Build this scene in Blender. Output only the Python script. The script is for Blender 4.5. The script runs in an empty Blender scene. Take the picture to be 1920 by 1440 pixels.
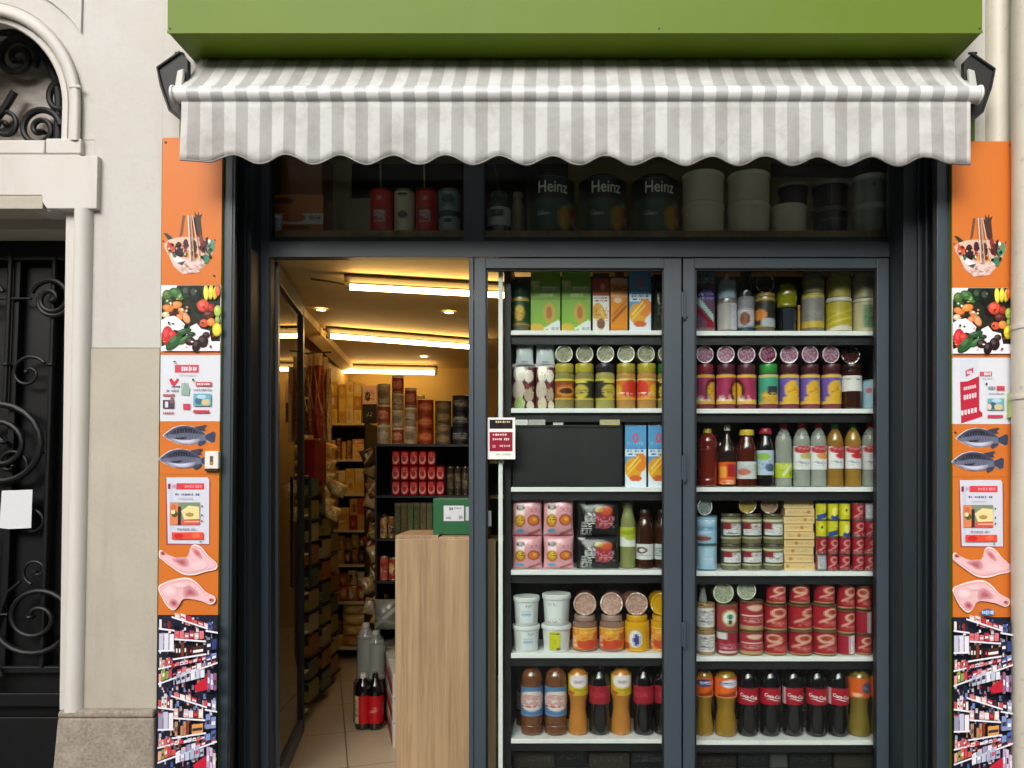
import bpy, math, random
from math import sin, cos, pi, radians
from mathutils import Vector, Matrix

# ------------------------------------------------------------------ camera, light, exposure
scene = bpy.context.scene
F = 1400.0; D = 3.5; VX = 1060.0; VY = 880.0; EYE = 1.70     # focal length in photo pixels, distance to the facade, vanishing point, eye height
cam_d = bpy.data.cameras.new("camera"); cam = bpy.data.objects.new("camera", cam_d)
scene.collection.objects.link(cam); scene.camera = cam
cam.location = (0, -D, EYE); cam.rotation_euler = (radians(90), 0, 0)
cam_d.sensor_width = 36; cam_d.lens = F/1920*36
cam_d.shift_x = (960-VX)/1920; cam_d.shift_y = (VY-720)/1920
cam_d.clip_start = 0.05; cam_d.clip_end = 500
scene.view_settings.view_transform = 'Standard'; scene.view_settings.look = 'None'
scene.view_settings.exposure = 0.34; scene.view_settings.gamma = 1.0
SUN_EL, SUN_AZ = radians(31), radians(196)
world = bpy.data.worlds.new("World"); scene.world = world; world.use_nodes = True
nt = world.node_tree; nt.nodes.clear()
sky = nt.nodes.new('ShaderNodeTexSky'); sky.sky_type = 'NISHITA'; sky.sun_disc = False
sky.sun_elevation = SUN_EL; sky.sun_rotation = SUN_AZ; sky.dust_density = 6; sky.air_density = 1.0; sky.ozone_density = 0.6
hs = nt.nodes.new('ShaderNodeHueSaturation'); hs.inputs['Saturation'].default_value = 0.45
bg = nt.nodes.new('ShaderNodeBackground'); bg.inputs['Strength'].default_value = 0.15
wo = nt.nodes.new('ShaderNodeOutputWorld')
nt.links.new(sky.outputs[0], hs.inputs['Color']); nt.links.new(hs.outputs[0], bg.inputs[0]); nt.links.new(bg.outputs[0], wo.inputs[0])
sun_d = bpy.data.lights.new("sun", 'SUN'); sun_d.energy = 1.5; sun_d.angle = radians(45); sun_d.color = (1, .995, .985)
sun = bpy.data.objects.new("sun", sun_d); scene.collection.objects.link(sun)
# sky rotation runs clockwise from +Y seen from above; the sun stands behind the camera and a little to the left
sdir = Vector((sin(SUN_AZ)*cos(SUN_EL), cos(SUN_AZ)*cos(SUN_EL), sin(SUN_EL)))
sun.rotation_euler = sdir.to_track_quat('Z', 'Y').to_euler()
scene.cycles.max_bounces = 7; scene.cycles.transparent_max_bounces = 16
scene.cycles.diffuse_bounces = 4; scene.cycles.glossy_bounces = 3; scene.cycles.sample_clamp_indirect = 6
scene.cycles.use_denoising = True; scene.cycles.caustics_reflective = False; scene.cycles.caustics_refractive = False

# ------------------------------------------------------------------ helpers
COL = scene.collection
def lin(c): return c/12.92 if c <= .04045 else ((c+.055)/1.055)**2.4
_hc = {}
def H(s, k=1.0):
    if not isinstance(s, str): return s
    if s in _hc: return _hc[s]
    s0 = s
    if len(s) == 3: s = ''.join(ch*2 for ch in s)
    _hc[s0] = tuple(lin(int(s[i:i+2], 16)/255)*k for i in (0, 2, 4)); return _hc[s0]
def P(x, y, Y=0.0):
    d = D+Y
    return Vector(((x-VX)*d/F, Y, EYE+(VY-y)*d/F))
def PX(x, Y=0.0): return (x-VX)*(D+Y)/F
def PZ(y, Y=0.0): return EYE+(VY-y)*(D+Y)/F
def lean(x, y):          # the old facade leans a little towards its left end
    if x >= 445: return x
    k = .0093 + min(640, max(0, 300-x))*.00012
    return x-(y-258)*k
def PL(x, y, Y=0.0): return P(lean(x, y), y, Y)

def aa(fn, u, v, du, dv):
    c = [H(fn(u+a*du*.5, v+b*dv*.5)) for a in (-1, 1) for b in (-1, 1)]
    return tuple(sum(q[i] for q in c)/4 for i in range(3))
class MB:
    def __init__(s): s.v = []; s.f = []; s.c = []; s.sm = []
    def add(s, vs, fs, col=(.5, .5, .5), smooth=False):
        b = len(s.v); s.v.extend([tuple(v) for v in vs])
        col = H(col)
        for i, f in enumerate(fs):
            s.f.append([b+j for j in f]); s.c.append(col if not isinstance(col, list) else col[i]); s.sm.append(smooth)
        return s
    def box(s, a, b, col=(.5, .5, .5)):
        x0, x1 = sorted((a[0], b[0])); y0, y1 = sorted((a[1], b[1])); z0, z1 = sorted((a[2], b[2]))
        v = [(x0,y0,z0),(x1,y0,z0),(x1,y1,z0),(x0,y1,z0),(x0,y0,z1),(x1,y0,z1),(x1,y1,z1),(x0,y1,z1)]
        return s.add(v, [(0,3,2,1),(4,5,6,7),(0,1,5,4),(1,2,6,5),(2,3,7,6),(3,0,4,7)], col)
    def prism(s, pts, Y0, Y1, col=(.5,.5,.5)):     # front outline (list of Vectors at Y0) pushed straight back to Y1
        n = len(pts); v = [(p[0], Y0, p[2]) for p in pts]+[(p[0], Y1, p[2]) for p in pts]
        area = sum(pts[i][0]*pts[(i+1)%n][2]-pts[(i+1)%n][0]*pts[i][2] for i in range(n))
        idx = list(range(n))
        if area < 0: v = v[:n][::-1]+v[n:][::-1]
        fs = [idx, [n+i for i in idx][::-1]]+[(i, n+i, n+(i+1)%n, (i+1)%n) for i in range(n)]
        return s.add(v, fs, col)
    def ppoly(s, px, Y0, Y1, col=(.5,.5,.5), L=True):
        g = PL if L else P
        return s.prism([g(x, y, Y0) for x, y in px], Y0, Y1, col)
    def prect(s, x0, y0, x1, y1, Y0, Y1, col=(.5,.5,.5), L=True):
        return s.ppoly([(x0,y0),(x0,y1),(x1,y1),(x1,y0)], Y0, Y1, col, L)
    def lathe(s, prof, seg=24, col=(.5,.5,.5), M=None, u0=0, cap=True):
        n = len(prof); vs = []; fs = []; cols = []
        for r, z in prof:
            for k in range(seg):
                a = 2*pi*k/seg; v = Vector((r*sin(a), -r*cos(a), z))
                vs.append(M @ v if M else v)
        for i in range(n-1):
            for k in range(seg):
                k2 = (k+1) % seg
                fs.append((i*seg+k, i*seg+k2, (i+1)*seg+k2, (i+1)*seg+k))
                if callable(col):
                    a = (k+.5)/seg*2; a = a-2 if a > 1 else a
                    cols.append(H(col(a*2+u0, (i+.5)/(n-1), i)))
        if cap:
            fs.append(tuple(range(seg))[::-1]); fs.append(tuple((n-1)*seg+k for k in range(seg)))
            if callable(col): cols += [cols[0] if cols else (.5,)*3, cols[-1]]
        s.add(vs, fs, cols if callable(col) else col, True)
        return s
    def tube(s, pts, r, seg=8, col=(.5,.5,.5), rr=None):
        pts = [Vector(p) for p in pts]; n = len(pts); vs = []; fs = []
        t0 = (pts[1]-pts[0]).normalized(); up = Vector((0,1,0)) if abs(t0.y) < .9 else Vector((1,0,0))
        for i, p in enumerate(pts):
            t = (pts[min(i+1,n-1)]-pts[max(i-1,0)]).normalized()
            a = t.cross(up).normalized(); b = a.cross(t); q = rr[i] if rr else r
            for k in range(seg): vs.append(p+a*cos(2*pi*k/seg)*q+b*sin(2*pi*k/seg)*q)
        for i in range(n-1):
            for k in range(seg): fs.append((i*seg+k, (i+1)*seg+k, (i+1)*seg+(k+1)%seg, i*seg+(k+1)%seg))
        fs.append(tuple(range(seg))); fs.append(tuple((n-1)*seg+k for k in range(seg))[::-1])
        return s.add(vs, fs, col, True)
    def sheet(s, fn, nu, nv, col=(.5,.5,.5), smooth=True):   # fn(u,v)->point, u,v in 0..1; col may be painter(u -1..1, v)
        vs = [fn(i/nu, j/nv) for j in range(nv+1) for i in range(nu+1)]
        fs = [(j*(nu+1)+i, j*(nu+1)+i+1, (j+1)*(nu+1)+i+1, (j+1)*(nu+1)+i) for j in range(nv) for i in range(nu)]
        if callable(col): col = [aa(col, 2*(i+.5)/nu-1, (j+.5)/nv, 1/nu, .5/nv) for j in range(nv) for i in range(nu)]
        return s.add(vs, fs, col, smooth)
    def mesh(s, name, mat, sharp=35):
        me = bpy.data.meshes.new(name); me.from_pydata(s.v, [], s.f)
        me.polygons.foreach_set('use_smooth', s.sm)
        at = me.color_attributes.new('Col', 'FLOAT_COLOR', 'CORNER')
        dat = []
        for f, c in zip(s.f, s.c): dat += [c[0], c[1], c[2], 1.0]*len(f)
        at.data.foreach_set('color', dat)
        me.materials.append(mat); me.update()
        if any(s.sm): me.set_sharp_from_angle(angle=radians(sharp))
        return me
    def build(s, name, mat, parent=None, bevel=0, loc=None):
        o = bpy.data.objects.new(name, s.mesh(name, mat)); COL.objects.link(o)
        if parent: o.parent = parent
        if loc is not None: o.location = loc
        if bevel:
            m = o.modifiers.new('bevel', 'BEVEL'); m.width = bevel; m.segments = 2; m.limit_method = 'ANGLE'; m.angle_limit = radians(50)
        return o
def tag(o, label, cat, group=None):
    o['label'] = label; o['category'] = cat
    if group: o['group'] = group
    return o
def struct(o): o['kind'] = 'structure'; return o
def thing(name, label, cat, group=None, loc=(0,0,0), rz=0):
    o = bpy.data.objects.new(name, None); COL.objects.link(o); o.location = loc; o.rotation_euler = (0,0,rz)
    o.empty_display_size = .05
    return tag(o, label, cat, group)

# ------------------------------------------------------------------ materials
def mat(name, base=None, rough=.5, metal=0, spec=.5, noise=None, bump=None, coat=0, emis=None, attr=False, alpha=None, var=0, scale=6):
    m = bpy.data.materials.new(name); m.use_nodes = True; n = m.node_tree.nodes; l = m.node_tree.links
    b = n['Principled BSDF']; b.inputs['Roughness'].default_value = rough; b.inputs['Metallic'].default_value = metal
    b.inputs['Specular IOR Level'].default_value = spec; b.inputs['Coat Weight'].default_value = coat
    b.inputs['Coat Roughness'].default_value = .08
    tc = n.new('ShaderNodeTexCoord'); src = None
    if attr:
        a = n.new('ShaderNodeAttribute'); a.attribute_name = 'Col'; src = a.outputs['Color']
    elif base is not None:
        r = n.new('ShaderNodeRGB'); r.outputs[0].default_value = (*H(base), 1); src = r.outputs[0]
    for (sc, amt, col, lo, hi, *st) in (noise or []):
        t = n.new('ShaderNodeTexNoise'); t.inputs['Scale'].default_value = sc; t.inputs['Detail'].default_value = 8; t.inputs['Roughness'].default_value = .65
        if st:
            mp = n.new('ShaderNodeMapping'); mp.inputs['Scale'].default_value = st[0]; l.new(tc.outputs['Object'], mp.inputs[0]); l.new(mp.outputs[0], t.inputs['Vector'])
        else: l.new(tc.outputs['Object'], t.inputs['Vector'])
        cr = n.new('ShaderNodeMapRange'); cr.inputs[1].default_value = lo; cr.inputs[2].default_value = hi; cr.inputs[4].default_value = amt
        l.new(t.outputs['Fac'], cr.inputs[0])
        mx = n.new('ShaderNodeMix'); mx.data_type = 'RGBA'; mx.inputs[7].default_value = (*H(col), 1)
        l.new(cr.outputs[0], mx.inputs[0]); l.new(src, mx.inputs[6]); src = mx.outputs[2]
    if var:
        oi = n.new('ShaderNodeObjectInfo'); hv = n.new('ShaderNodeHueSaturation'); mr = n.new('ShaderNodeMapRange')
        mr.inputs[3].default_value = 1-var; mr.inputs[4].default_value = 1+var
        l.new(oi.outputs['Random'], mr.inputs[0]); l.new(mr.outputs[0], hv.inputs['Value']); l.new(src, hv.inputs['Color']); src = hv.outputs[0]
    l.new(src, b.inputs['Base Color'])
    if bump:
        t = n.new('ShaderNodeTexNoise'); t.inputs['Scale'].default_value = bump[0]; t.inputs['Detail'].default_value = 6
        l.new(tc.outputs['Object'], t.inputs['Vector'])
        bp = n.new('ShaderNodeBump'); bp.inputs['Strength'].default_value = bump[1]; bp.inputs['Distance'].default_value = bump[2] if len(bump) > 2 else .004
        l.new(t.outputs['Fac'], bp.inputs['Height']); l.new(bp.outputs[0], b.inputs['Normal'])
    if emis: b.inputs['Emission Color'].default_value = (*emis[0], 1); b.inputs['Emission Strength'].default_value = emis[1]
    if alpha is not None: b.inputs['Alpha'].default_value = alpha
    return m
def glass(name, tint=(.93,.96,.95), rough=.02, refl=1.0, dirt=.02, ior=1.2):
    m = bpy.data.materials.new(name); m.use_nodes = True; n = m.node_tree.nodes; l = m.node_tree.links
    n.clear(); out = n.new('ShaderNodeOutputMaterial'); tr = n.new('ShaderNodeBsdfTransparent'); tr.inputs[0].default_value = (*tint, 1)
    gl = n.new('ShaderNodeBsdfGlossy'); gl.inputs['Roughness'].default_value = rough; gl.inputs[0].default_value = (refl,)*3+(1,)
    fr = n.new('ShaderNodeFresnel'); fr.inputs[0].default_value = ior
    mx = n.new('ShaderNodeMixShader'); l.new(fr.outputs[0], mx.inputs[0]); l.new(tr.outputs[0], mx.inputs[1]); l.new(gl.outputs[0], mx.inputs[2])
    df = n.new('ShaderNodeBsdfDiffuse'); df.inputs[0].default_value = (.6,.6,.58,1)
    tc = n.new('ShaderNodeTexCoord'); t = n.new('ShaderNodeTexNoise'); t.inputs['Scale'].default_value = 3; t.inputs['Detail'].default_value = 9
    l.new(tc.outputs['Object'], t.inputs['Vector'])
    mr = n.new('ShaderNodeMapRange'); mr.inputs[1].default_value = .4; mr.inputs[2].default_value = .75; mr.inputs[4].default_value = dirt
    l.new(t.outputs['Fac'], mr.inputs[0])
    m2 = n.new('ShaderNodeMixShader'); l.new(mr.outputs[0], m2.inputs[0]); l.new(mx.outputs[0], m2.inputs[1]); l.new(df.outputs[0], m2.inputs[2])
    l.new(m2.outputs[0], out.inputs[0]); return m
M = {}
M['stone_lt'] = mat('limewashed_stone', 'c3c2be', .85, noise=[(150, .5, '8a857c', .69, .73), (1.6, .5, 'b3aca0', .5, .72, (3,3,.5)), (3, .5, 'b9b2a5', .35, .75), (22, .25, 'aaa49a', .52, .8), (90, .12, '8c857a', .6, .75)], bump=(30, .45, .006))
M['stone_dk'] = mat('beige_painted_stone', 'b5afa0', .8, noise=[(130, .55, '7a7368', .68, .72), (1.8, .5, '8f877a', .52, .75, (3,3,.4)), (2.5, .5, 'a0988a', .35, .7), (30, .3, '948a7a', .55, .8), (70, .25, 'd2c9b8', .66, .75)], bump=(35, .45, .006))
M['plinth'] = mat('rough_granite_plinth', '9b9184', .9, noise=[(60, .8, '6f675c', .4, .7), (14, .5, 'b8ae9f', .45, .7), (140, .6, '57504a', .6, .72)], bump=(110, .8, .006))
M['mould'] = mat('painted_moulding', 'c6c4be', .6, noise=[(2.2, .5, 'aaa69c', .5, .75, (3,3,.5)), (120, .5, '857f75', .69, .73), (5, .5, 'c2bbad', .4, .75), (40, .3, '9a9387', .62, .8)], bump=(40, .15, .002))
M['pipe'] = mat('old_white_pipe_paint', 'cfcabb', .5, noise=[(4, .5, 'b9b3a2', .4, .7), (26, .5, '8b8475', .6, .72), (60, .8, '4c463c', .68, .74)], bump=(30, .2, .003))
M['frame'] = mat('anthracite_aluminium', '3b4750', .42, metal=.0, spec=.5, noise=[(3, .45, '2f3941', .35, .7, (1,1,.3)), (45, .25, '6b757c', .64, .78, (1,1,.4))], bump=(14, .05, .002))
M['jamb'] = mat('dark_jamb_metal', '1e282e', .5, noise=[(6, .4, '10161a', .4, .7, (1,1,.2))])
M['rust'] = mat('weathered_seal', '2e261c', .9, noise=[(30, .8, '1c1712', .42, .62, (1,1,.3)), (60, .5, '6d664e', .62, .7)])
M['green'] = mat('green_enamel', '617818', .5, spec=.25, noise=[(1.6, .3, '4c6a14', .35, .7), (5, .25, '6b7f3a', .5, .75, (1,1,.3)), (40, .15, '3f5412', .66, .8)])
M['bracket'] = mat('grey_cast_metal', '121310', .6, noise=[(20, .4, '0b0b09', .45, .7)])
M['iron'] = mat('black_painted_iron', '08090b', .5, spec=.35, noise=[(12, .5, '17181b', .5, .7)], bump=(40, .1, .002))
M['doorpaint'] = mat('black_door_paint', '07080a', .45, spec=.3, noise=[(8, .5, '14161a', .4, .7)], bump=(25, .05))
M['murk'] = mat('dusty_fanlight_glass', '8d857a', .35, noise=[(7, .8, '6a6156', .42, .62, (1,1,2.4)), (22, .5, '756c60', .5, .7)])
M['print'] = mat('printed_panel', attr=True, rough=.42, spec=.25, noise=[(30, .12, '8c8378', .55, .8)])
M['paper'] = mat('paper', attr=True, rough=.7, noise=[(20, .1, 'a9a49c', .55, .8)])
M['pack'] = mat('printed_packaging', attr=True, rough=.33, spec=.5, var=.06)
M['glossy'] = mat('glossy_container', attr=True, rough=.12, spec=.6, coat=.5, var=.05)
M['foil'] = mat('printed_film', attr=True, rough=.25, spec=.6, bump=(35, .5, .006), var=.05)
M['tin'] = mat('tin_rim', attr=True, rough=.3, metal=.75)
M['plastic'] = mat('plain_plastic', attr=True, rough=.4, noise=[(25, .12, '77726a', .5, .8)])
M['dark'] = mat('dark_painted_metal', '131517', .45, noise=[(14, .5, '1f2224', .45, .7)])
M['shelf'] = mat('white_shelf_edge', 'f0f2f0', .35, noise=[(12, .3, 'b9bdba', .5, .8)])
M['glass'] = glass('shop_window_glass', dirt=.004)
M['doorglass'] = glass('door_glass', (.88,.92,.9), .01, 1, .04, 1.45)
M['clear'] = mat('clear_bottle_plastic', 'b9beb6', .08, spec=.6, coat=.6, alpha=.42)
M['bounce_paint'] = mat('pale_bounce_paint', 'cdbf9a', .8, noise=[(4, .4, 'b8a983', .4, .7)])  # pale paint for the added loft lining that bounces light
M['ceil'] = mat('ceiling_paint', 'd6bf8a', .75, noise=[(2, .4, 'c2a86e', .4, .7)])
M['wood'] = mat('light_oak_laminate', 'a88e6b', .5, noise=[(14, .6, '8a704e', .5, .64, (3, 3, .07)), (9, .75, '765f48', .38, .66, (2.2, 2.2, .12)), (40, .5, '87694a', .52, .72, (2, 2, .06)), (5, .4, 'b59b78', .45, .7, (3, 3, .2))], bump=(60, .08, .002))

def awning_mat():
    m = bpy.data.materials.new('striped_awning_canvas'); m.use_nodes = True; n = m.node_tree.nodes; l = m.node_tree.links; b = n['Principled BSDF']
    b.inputs['Roughness'].default_value = .75; b.inputs['Specular IOR Level'].default_value = .25
    tc = n.new('ShaderNodeTexCoord'); sp = n.new('ShaderNodeSeparateXYZ'); l.new(tc.outputs['Object'], sp.inputs[0])
    def mth(op, a, bb):
        q = n.new('ShaderNodeMath'); q.operation = op
        for i, x in enumerate((a, bb)):
            if isinstance(x, (int, float)): q.inputs[i].default_value = x
            else: l.new(x, q.inputs[i])
        return q.outputs[0]
    per = 44.75*(D-.2)/F; x0 = (389-VX)*(D-.2)/F
    ph = mth('FRACT', mth('ADD', mth('DIVIDE', mth('SUBTRACT', sp.outputs[0], x0), per), 100.5), 0)
    dist = mth('ABSOLUTE', mth('SUBTRACT', ph, .5), 0)          # 0 at the middle of a white stripe
    grey = mth('GREATER_THAN', dist, .245)
    thin = mth('LESS_THAN', mth('ABSOLUTE', mth('SUBTRACT', mth('FRACT', mth('MULTIPLY', sp.outputs[0], 220), 0), .5), 0), .22)
    mx = n.new('ShaderNodeMix'); mx.data_type = 'RGBA'; mx.inputs[6].default_value = (*H('f0f1ef'), 1); mx.inputs[7].default_value = (*H('d0d0ce'), 1); l.new(grey, mx.inputs[0])
    m2 = n.new('ShaderNodeMix'); m2.data_type = 'RGBA'; m2.inputs[7].default_value = (*H('bdbbb6'), 1); l.new(mth('MULTIPLY', thin, .12), m2.inputs[0]); l.new(mx.outputs[2], m2.inputs[6])
    t = n.new('ShaderNodeTexNoise'); t.inputs['Scale'].default_value = 4; t.inputs['Detail'].default_value = 9; t.inputs['Roughness'].default_value = .7
    l.new(tc.outputs['Object'], t.inputs['Vector']); mr = n.new('ShaderNodeMapRange'); mr.inputs[1].default_value = .45; mr.inputs[2].default_value = .72; mr.inputs[4].default_value = .5; l.new(t.outputs['Fac'], mr.inputs[0])
    m3 = n.new('ShaderNodeMix'); m3.data_type = 'RGBA'; m3.inputs[7].default_value = (*H('989389'), 1); l.new(mr.outputs[0], m3.inputs[0]); l.new(m2.outputs[2], m3.inputs[6])
    l.new(m3.outputs[2], b.inputs['Base Color'])
    tr = n.new('ShaderNodeBsdfTranslucent'); l.new(m3.outputs[2], tr.inputs[0]); ms = n.new('ShaderNodeMixShader'); ms.inputs[0].default_value = .44
    out = n['Material Output']; l.new(b.outputs[0], ms.inputs[1]); l.new(tr.outputs[0], ms.inputs[2]); l.new(ms.outputs[0], out.inputs[0])
    # cloth lets a little light through
    bt = n.new('ShaderNodeTexNoise'); bt.inputs['Scale'].default_value = 7; bt.inputs['Detail'].default_value = 5; bt.inputs['Distortion'].default_value = 1.2; l.new(tc.outputs['Object'], bt.inputs['Vector'])
    bp = n.new('ShaderNodeBump'); bp.inputs['Strength'].default_value = .5; bp.inputs['Distance'].default_value = .02; l.new(bt.outputs['Fac'], bp.inputs['Height']); l.new(bp.outputs[0], b.inputs['Normal'])
    return m
M['awning'] = awning_mat()
M['bar'] = mat('striped_vinyl_bar', attr=True, rough=.38, spec=.5, noise=[(8, .3, '8f8d88', .5, .75)])

# ------------------------------------------------------------------ ground
g = MB(); g.add([(-40,-9.0,0),(40,-9.0,0),(40,-2.6-4,0),(-40,-2.6-4,0)], [(0,1,2,3)])
M['asphalt'] = mat('asphalt', '3c3c3d', .9, noise=[(80, .6, '2a2a2b', .4, .7), (3, .4, '4a4a49', .4, .7)], bump=(120, .4))
M['pave'] = mat('pavement_asphalt', '827f79', .85, noise=[(40, .5, '6f6c66', .4, .7), (3, .4, '8a8780', .4, .7)], bump=(90, .3))
st = MB(); st.box((-60, -60, -.6), (60, -4.6, -.13)); struct(st.build('road', M['asphalt']))
st = MB(); st.box((-60, -4.45, -.6), (60, .02, 0)); struct(st.build('pavement', M['pave']))
st = MB(); st.box((-60, -4.6, -.6), (60, -4.45, .004)); struct(st.build('kerb', M['stone_dk'], bevel=.01))
M['far'] = mat('dark_render', '7d7567', .9, noise=[(.6, .4, '4c463e', .4, .7)])  # dark tone chosen for dim reflections in the shop glass
M['farglass'] = mat('far_window_glass', '14171a', .1)
ob_ = thing('added_opposite_building', 'plain dark building added across the street for darker glass reflections, behind the viewer', 'building', loc=(0,-22,0))  # unseen block added and sized so the shop windows mirror less sky
MB().box((-40,-28,-.1),(40,-22,11.4)).build('wall', M['far'], None).parent = ob_
for f_ in range(2):
    for k_ in range(-12, 13):
        w_ = MB().box((k_*2.6-.5,-22.0,1.0+f_*3.4),(k_*2.6+.5,-21.95,3.1+f_*3.4)).build('window', M['farglass'], ob_)
for o_ in ob_.children: o_.location = (0,22,0)

# ------------------------------------------------------------------ stone facade on the left
fac = thing('stone_facade', 'pale limewashed stone facade with arched doorway beside the shop', 'facade', loc=(0,0,0))
q = MB(); q.ppoly([(178,-500),(178,652),(304,652),(304,-500)], 0, .5); q.ppoly([(70,263),(70,396),(177.8,396),(177.8,263)], .001, .34)
q.ppoly([(304.2,-500),(304.2,261),(425,261),(425,-500)], .0, .06); q.ppoly([(304.2,262),(304.2,640),(425,640),(425,262)], .03, .06)
q.build('wall', M['stone_lt'], fac)
q = MB(); q.ppoly([(-3000,-500),(-3000,-40),(178,-40),(178,-500)], .001, .5); q.ppoly([(-3000,-40),(-3000,1560),(-421,1560),(-421,-40)], .001, .5); q.ppoly([(-421,392),(-421,1560),(-262,1560),(-262,392)], .001, .5); q.build('upper_wall', M['stone_lt'], fac)
q = MB(); q.ppoly([(172,653),(172,1335),(303,1335),(303,653)], -.004, .5); q.ppoly([(304.2,640),(304.2,1560),(425,1560),(425,640)], .03, .06); q.build('lower_wall', M['stone_dk'], fac)
q = MB(); zf = 0
q.prism([P(107,1346,-.035), P(94,1480,-.035), P(288,1480,-.035), PL(299,1346,-.035)], -.035, .4)
q.prism([P(112,1331,-.03), P(107,1346,-.035), PL(299,1346,-.035), PL(299,1331,-.03)], -.042, .4)
q.build('plinth', M['plinth'], fac, bevel=.012)
# arch mouldings, swept along the curve and then straight down
AC = (-45, 200)
def arch_path(r):
    pts = []
    for k in range(0, 37):
        a = pi - pi*k/36; pts.append((AC[0]+r*cos(a), AC[1]-r*sin(a)))
    return [(AC[0]-r, 262)]+pts+[(AC[0]+r, 262)]
def arch_sweep(mb, prof):            # prof: list of (radius px, Y)
    rows = [[PL(x, y, Y) for x, y in arch_path(r)] for r, Y in prof]; n = len(rows[0])
    vs = [v for row in rows for v in row]
    fs = [(i*n+j, (i+1)*n+j, (i+1)*n+j+1, i*n+j+1) for i in range(len(rows)-1) for j in range(n-1)]
    mb.add(vs, fs, (.5,.5,.5), True)
q = MB(); arch_sweep(q, [(160,.30),(160,.012),(162,0),(170,-.004),(173,.004)])
arch_sweep(q, [(173,.004)]+[(184-11*cos(a), -.012-.026*sin(a)) for a in [pi*k/10 for k in range(11)]][1:]+[(197,.004),(199,.0)])
q.build('arch_moulding', M['mould'], fac)
q = MB()      # spandrel wall with the arched hole
outer = arch_path(198); pts = [(-420,262),(-420,-41),(178,-41),(178,262)]
right = outer[19:]; left = outer[:20]
q.ppoly([(-420,262),(-420,-41),(AC[0],-41)]+left[::-1], .0, .4); q.ppoly([(AC[0],-41),(178,-41),(178,262)]+right[::-1], .0, .4)
q.build('spandrel', M['stone_lt'], fac)
q = MB(); q.ppoly([(-45+236*cos(radians(a_)), 200-236*sin(radians(a_))) for a_ in range(36,91,4)]+[(-45,-39.5),(146,-39.5)], -.012, .0); q.build('corner_panel', M['stone_lt'], fac, bevel=.003)
q = MB(); q.tube([PL(x, 163, -.032) for x in (128, 149)], .0085, 10); q.build('moulding_ring', M['mould'], fac)
# lintel with returned corner block, profiled underside
q = MB(); q.prect(-420,262,84,288,-.02,.34); q.prect(86,259,152,288,-.028,.3); q.build('sill', M['mould'], fac, bevel=.006)
q = MB(); q.ppoly([(-420,289),(-420,366),(82,366),(84,380),(92,391),(184,391),(184,292),(150,292),(150,289)], -.03, .3); q.build('lintel', M['mould'], fac, bevel=.004)
q = MB(); q.prect(-420,367,84,391,-.03,.3); q.prect(-420,392,142,430,.12,.32); q.build('soffit_moulding', M['stone_dk'], fac)
q = MB()
cx0, cx1 = 146, 180
def col_ring(y, rpx, Y0=.0):
    c = (cx0+cx1)/2+5*(y-395)/936; r = rpx/F*D; p = PL(c, y, Y0)
    return [(p.x+r*sin(a), Y0-r*cos(a), p.z) for a in [2*pi*k/20 for k in range(20)]]
rows = [col_ring(395,17), col_ring(404,17), col_ring(1322,17), col_ring(1331,19)]
vs = [v for r_ in rows for v in r_]; fs = [(i*20+k, i*20+(k+1)%20, (i+1)*20+(k+1)%20, (i+1)*20+k) for i in range(3) for k in range(20)]
q.add(vs, [f[::-1] for f in fs], (.5,.5,.5), True); q.build('column', M['mould'], fac)
q = MB(); q.lathe([(.045,.0),(.045,PZ(395,0))], 20, M=Matrix.Translation((PL(-250,900,0).x, 0, 0))); q.build('column', M['mould'], fac)
q = MB(); q.ppoly([(128,395),(142,1331),(152,1331),(146,395)], .02, .35); q.build('door_jamb', M['mould'], fac)

# entrance door
door = thing('entrance_door', 'black wrought iron and wood entrance door under the stone arch', 'door', loc=P(-40, 1480, .35))
def dl(o, par=door): o.location = o.location-par.location; return o
q = MB(); q.prect(-300,432,150,1500,.36,.40); dl(q.build('door_leaf', M['doorpaint'], door))
q = MB(); q.prect(-300,436,150,488,.30,.36); q.prect(-300,1300,150,1325,.30,.36); q.prect(-300,1345,150,1500,.31,.36); q.prect(-300,1250,150,1262,.30,.345)
for x in (36,104): q.prect(x,488,x+12,1250,.315,.36)
dl(q.build('rail', M['doorpaint'], door, bevel=.004))
def spiral(cx, cy, r, turns, a0, Y, rad, sgn=1, parent=door, n=46, base=None):
    pts = []
    for k in range(n):
        t = k/(n-1); a = a0+sgn*turns*2*pi*t; rr = r*(1-t*.86); pts.append(PL(cx+rr*cos(a), cy-rr*sin(a), Y))
    q = MB(); q.tube(pts, rad, 8, rr=[rad*(1-.3*k/(n-1)) for k in range(n)])
    e = pts[-1]; q.lathe([(0.001,-.012),(rad*1.3,-.006),(rad*1.5,.0),(rad*1.3,.006),(.001,.012)], 10, M=Matrix.Translation(e))
    return dl(q.build('scroll', M['iron'], parent), parent)
spiral(24,838,80,2.1,pi*.5,.285,.017,-1); spiral(44,870,40,1.3,pi*1.2,.30,.010,1); spiral(106,560,38,1.6,pi*.9,.285,.014,-1); spiral(106,560,38,1.0,-pi*.1,.285,.012,-1); spiral(-22,560,42,1.2,pi*.1,.29,.010,1)
spiral(98,1158,72,1.9,pi*1.15,.285,.015,1); spiral(-46,1158,72,1.9,-pi*.15,.285,.015,-1); spiral(22,1268,22,1.6,0,.28,.010,1); spiral(96,1070,26,1.1,pi*1.4,.30,.009,-1); spiral(70,700,34,1.3,pi*.2,.30,.009,1); spiral(84,980,26,1.2,pi*.6,.30,.009,-1)
spiral(-60,838,60,1.6,pi*.5,.29,.010,1)
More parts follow.
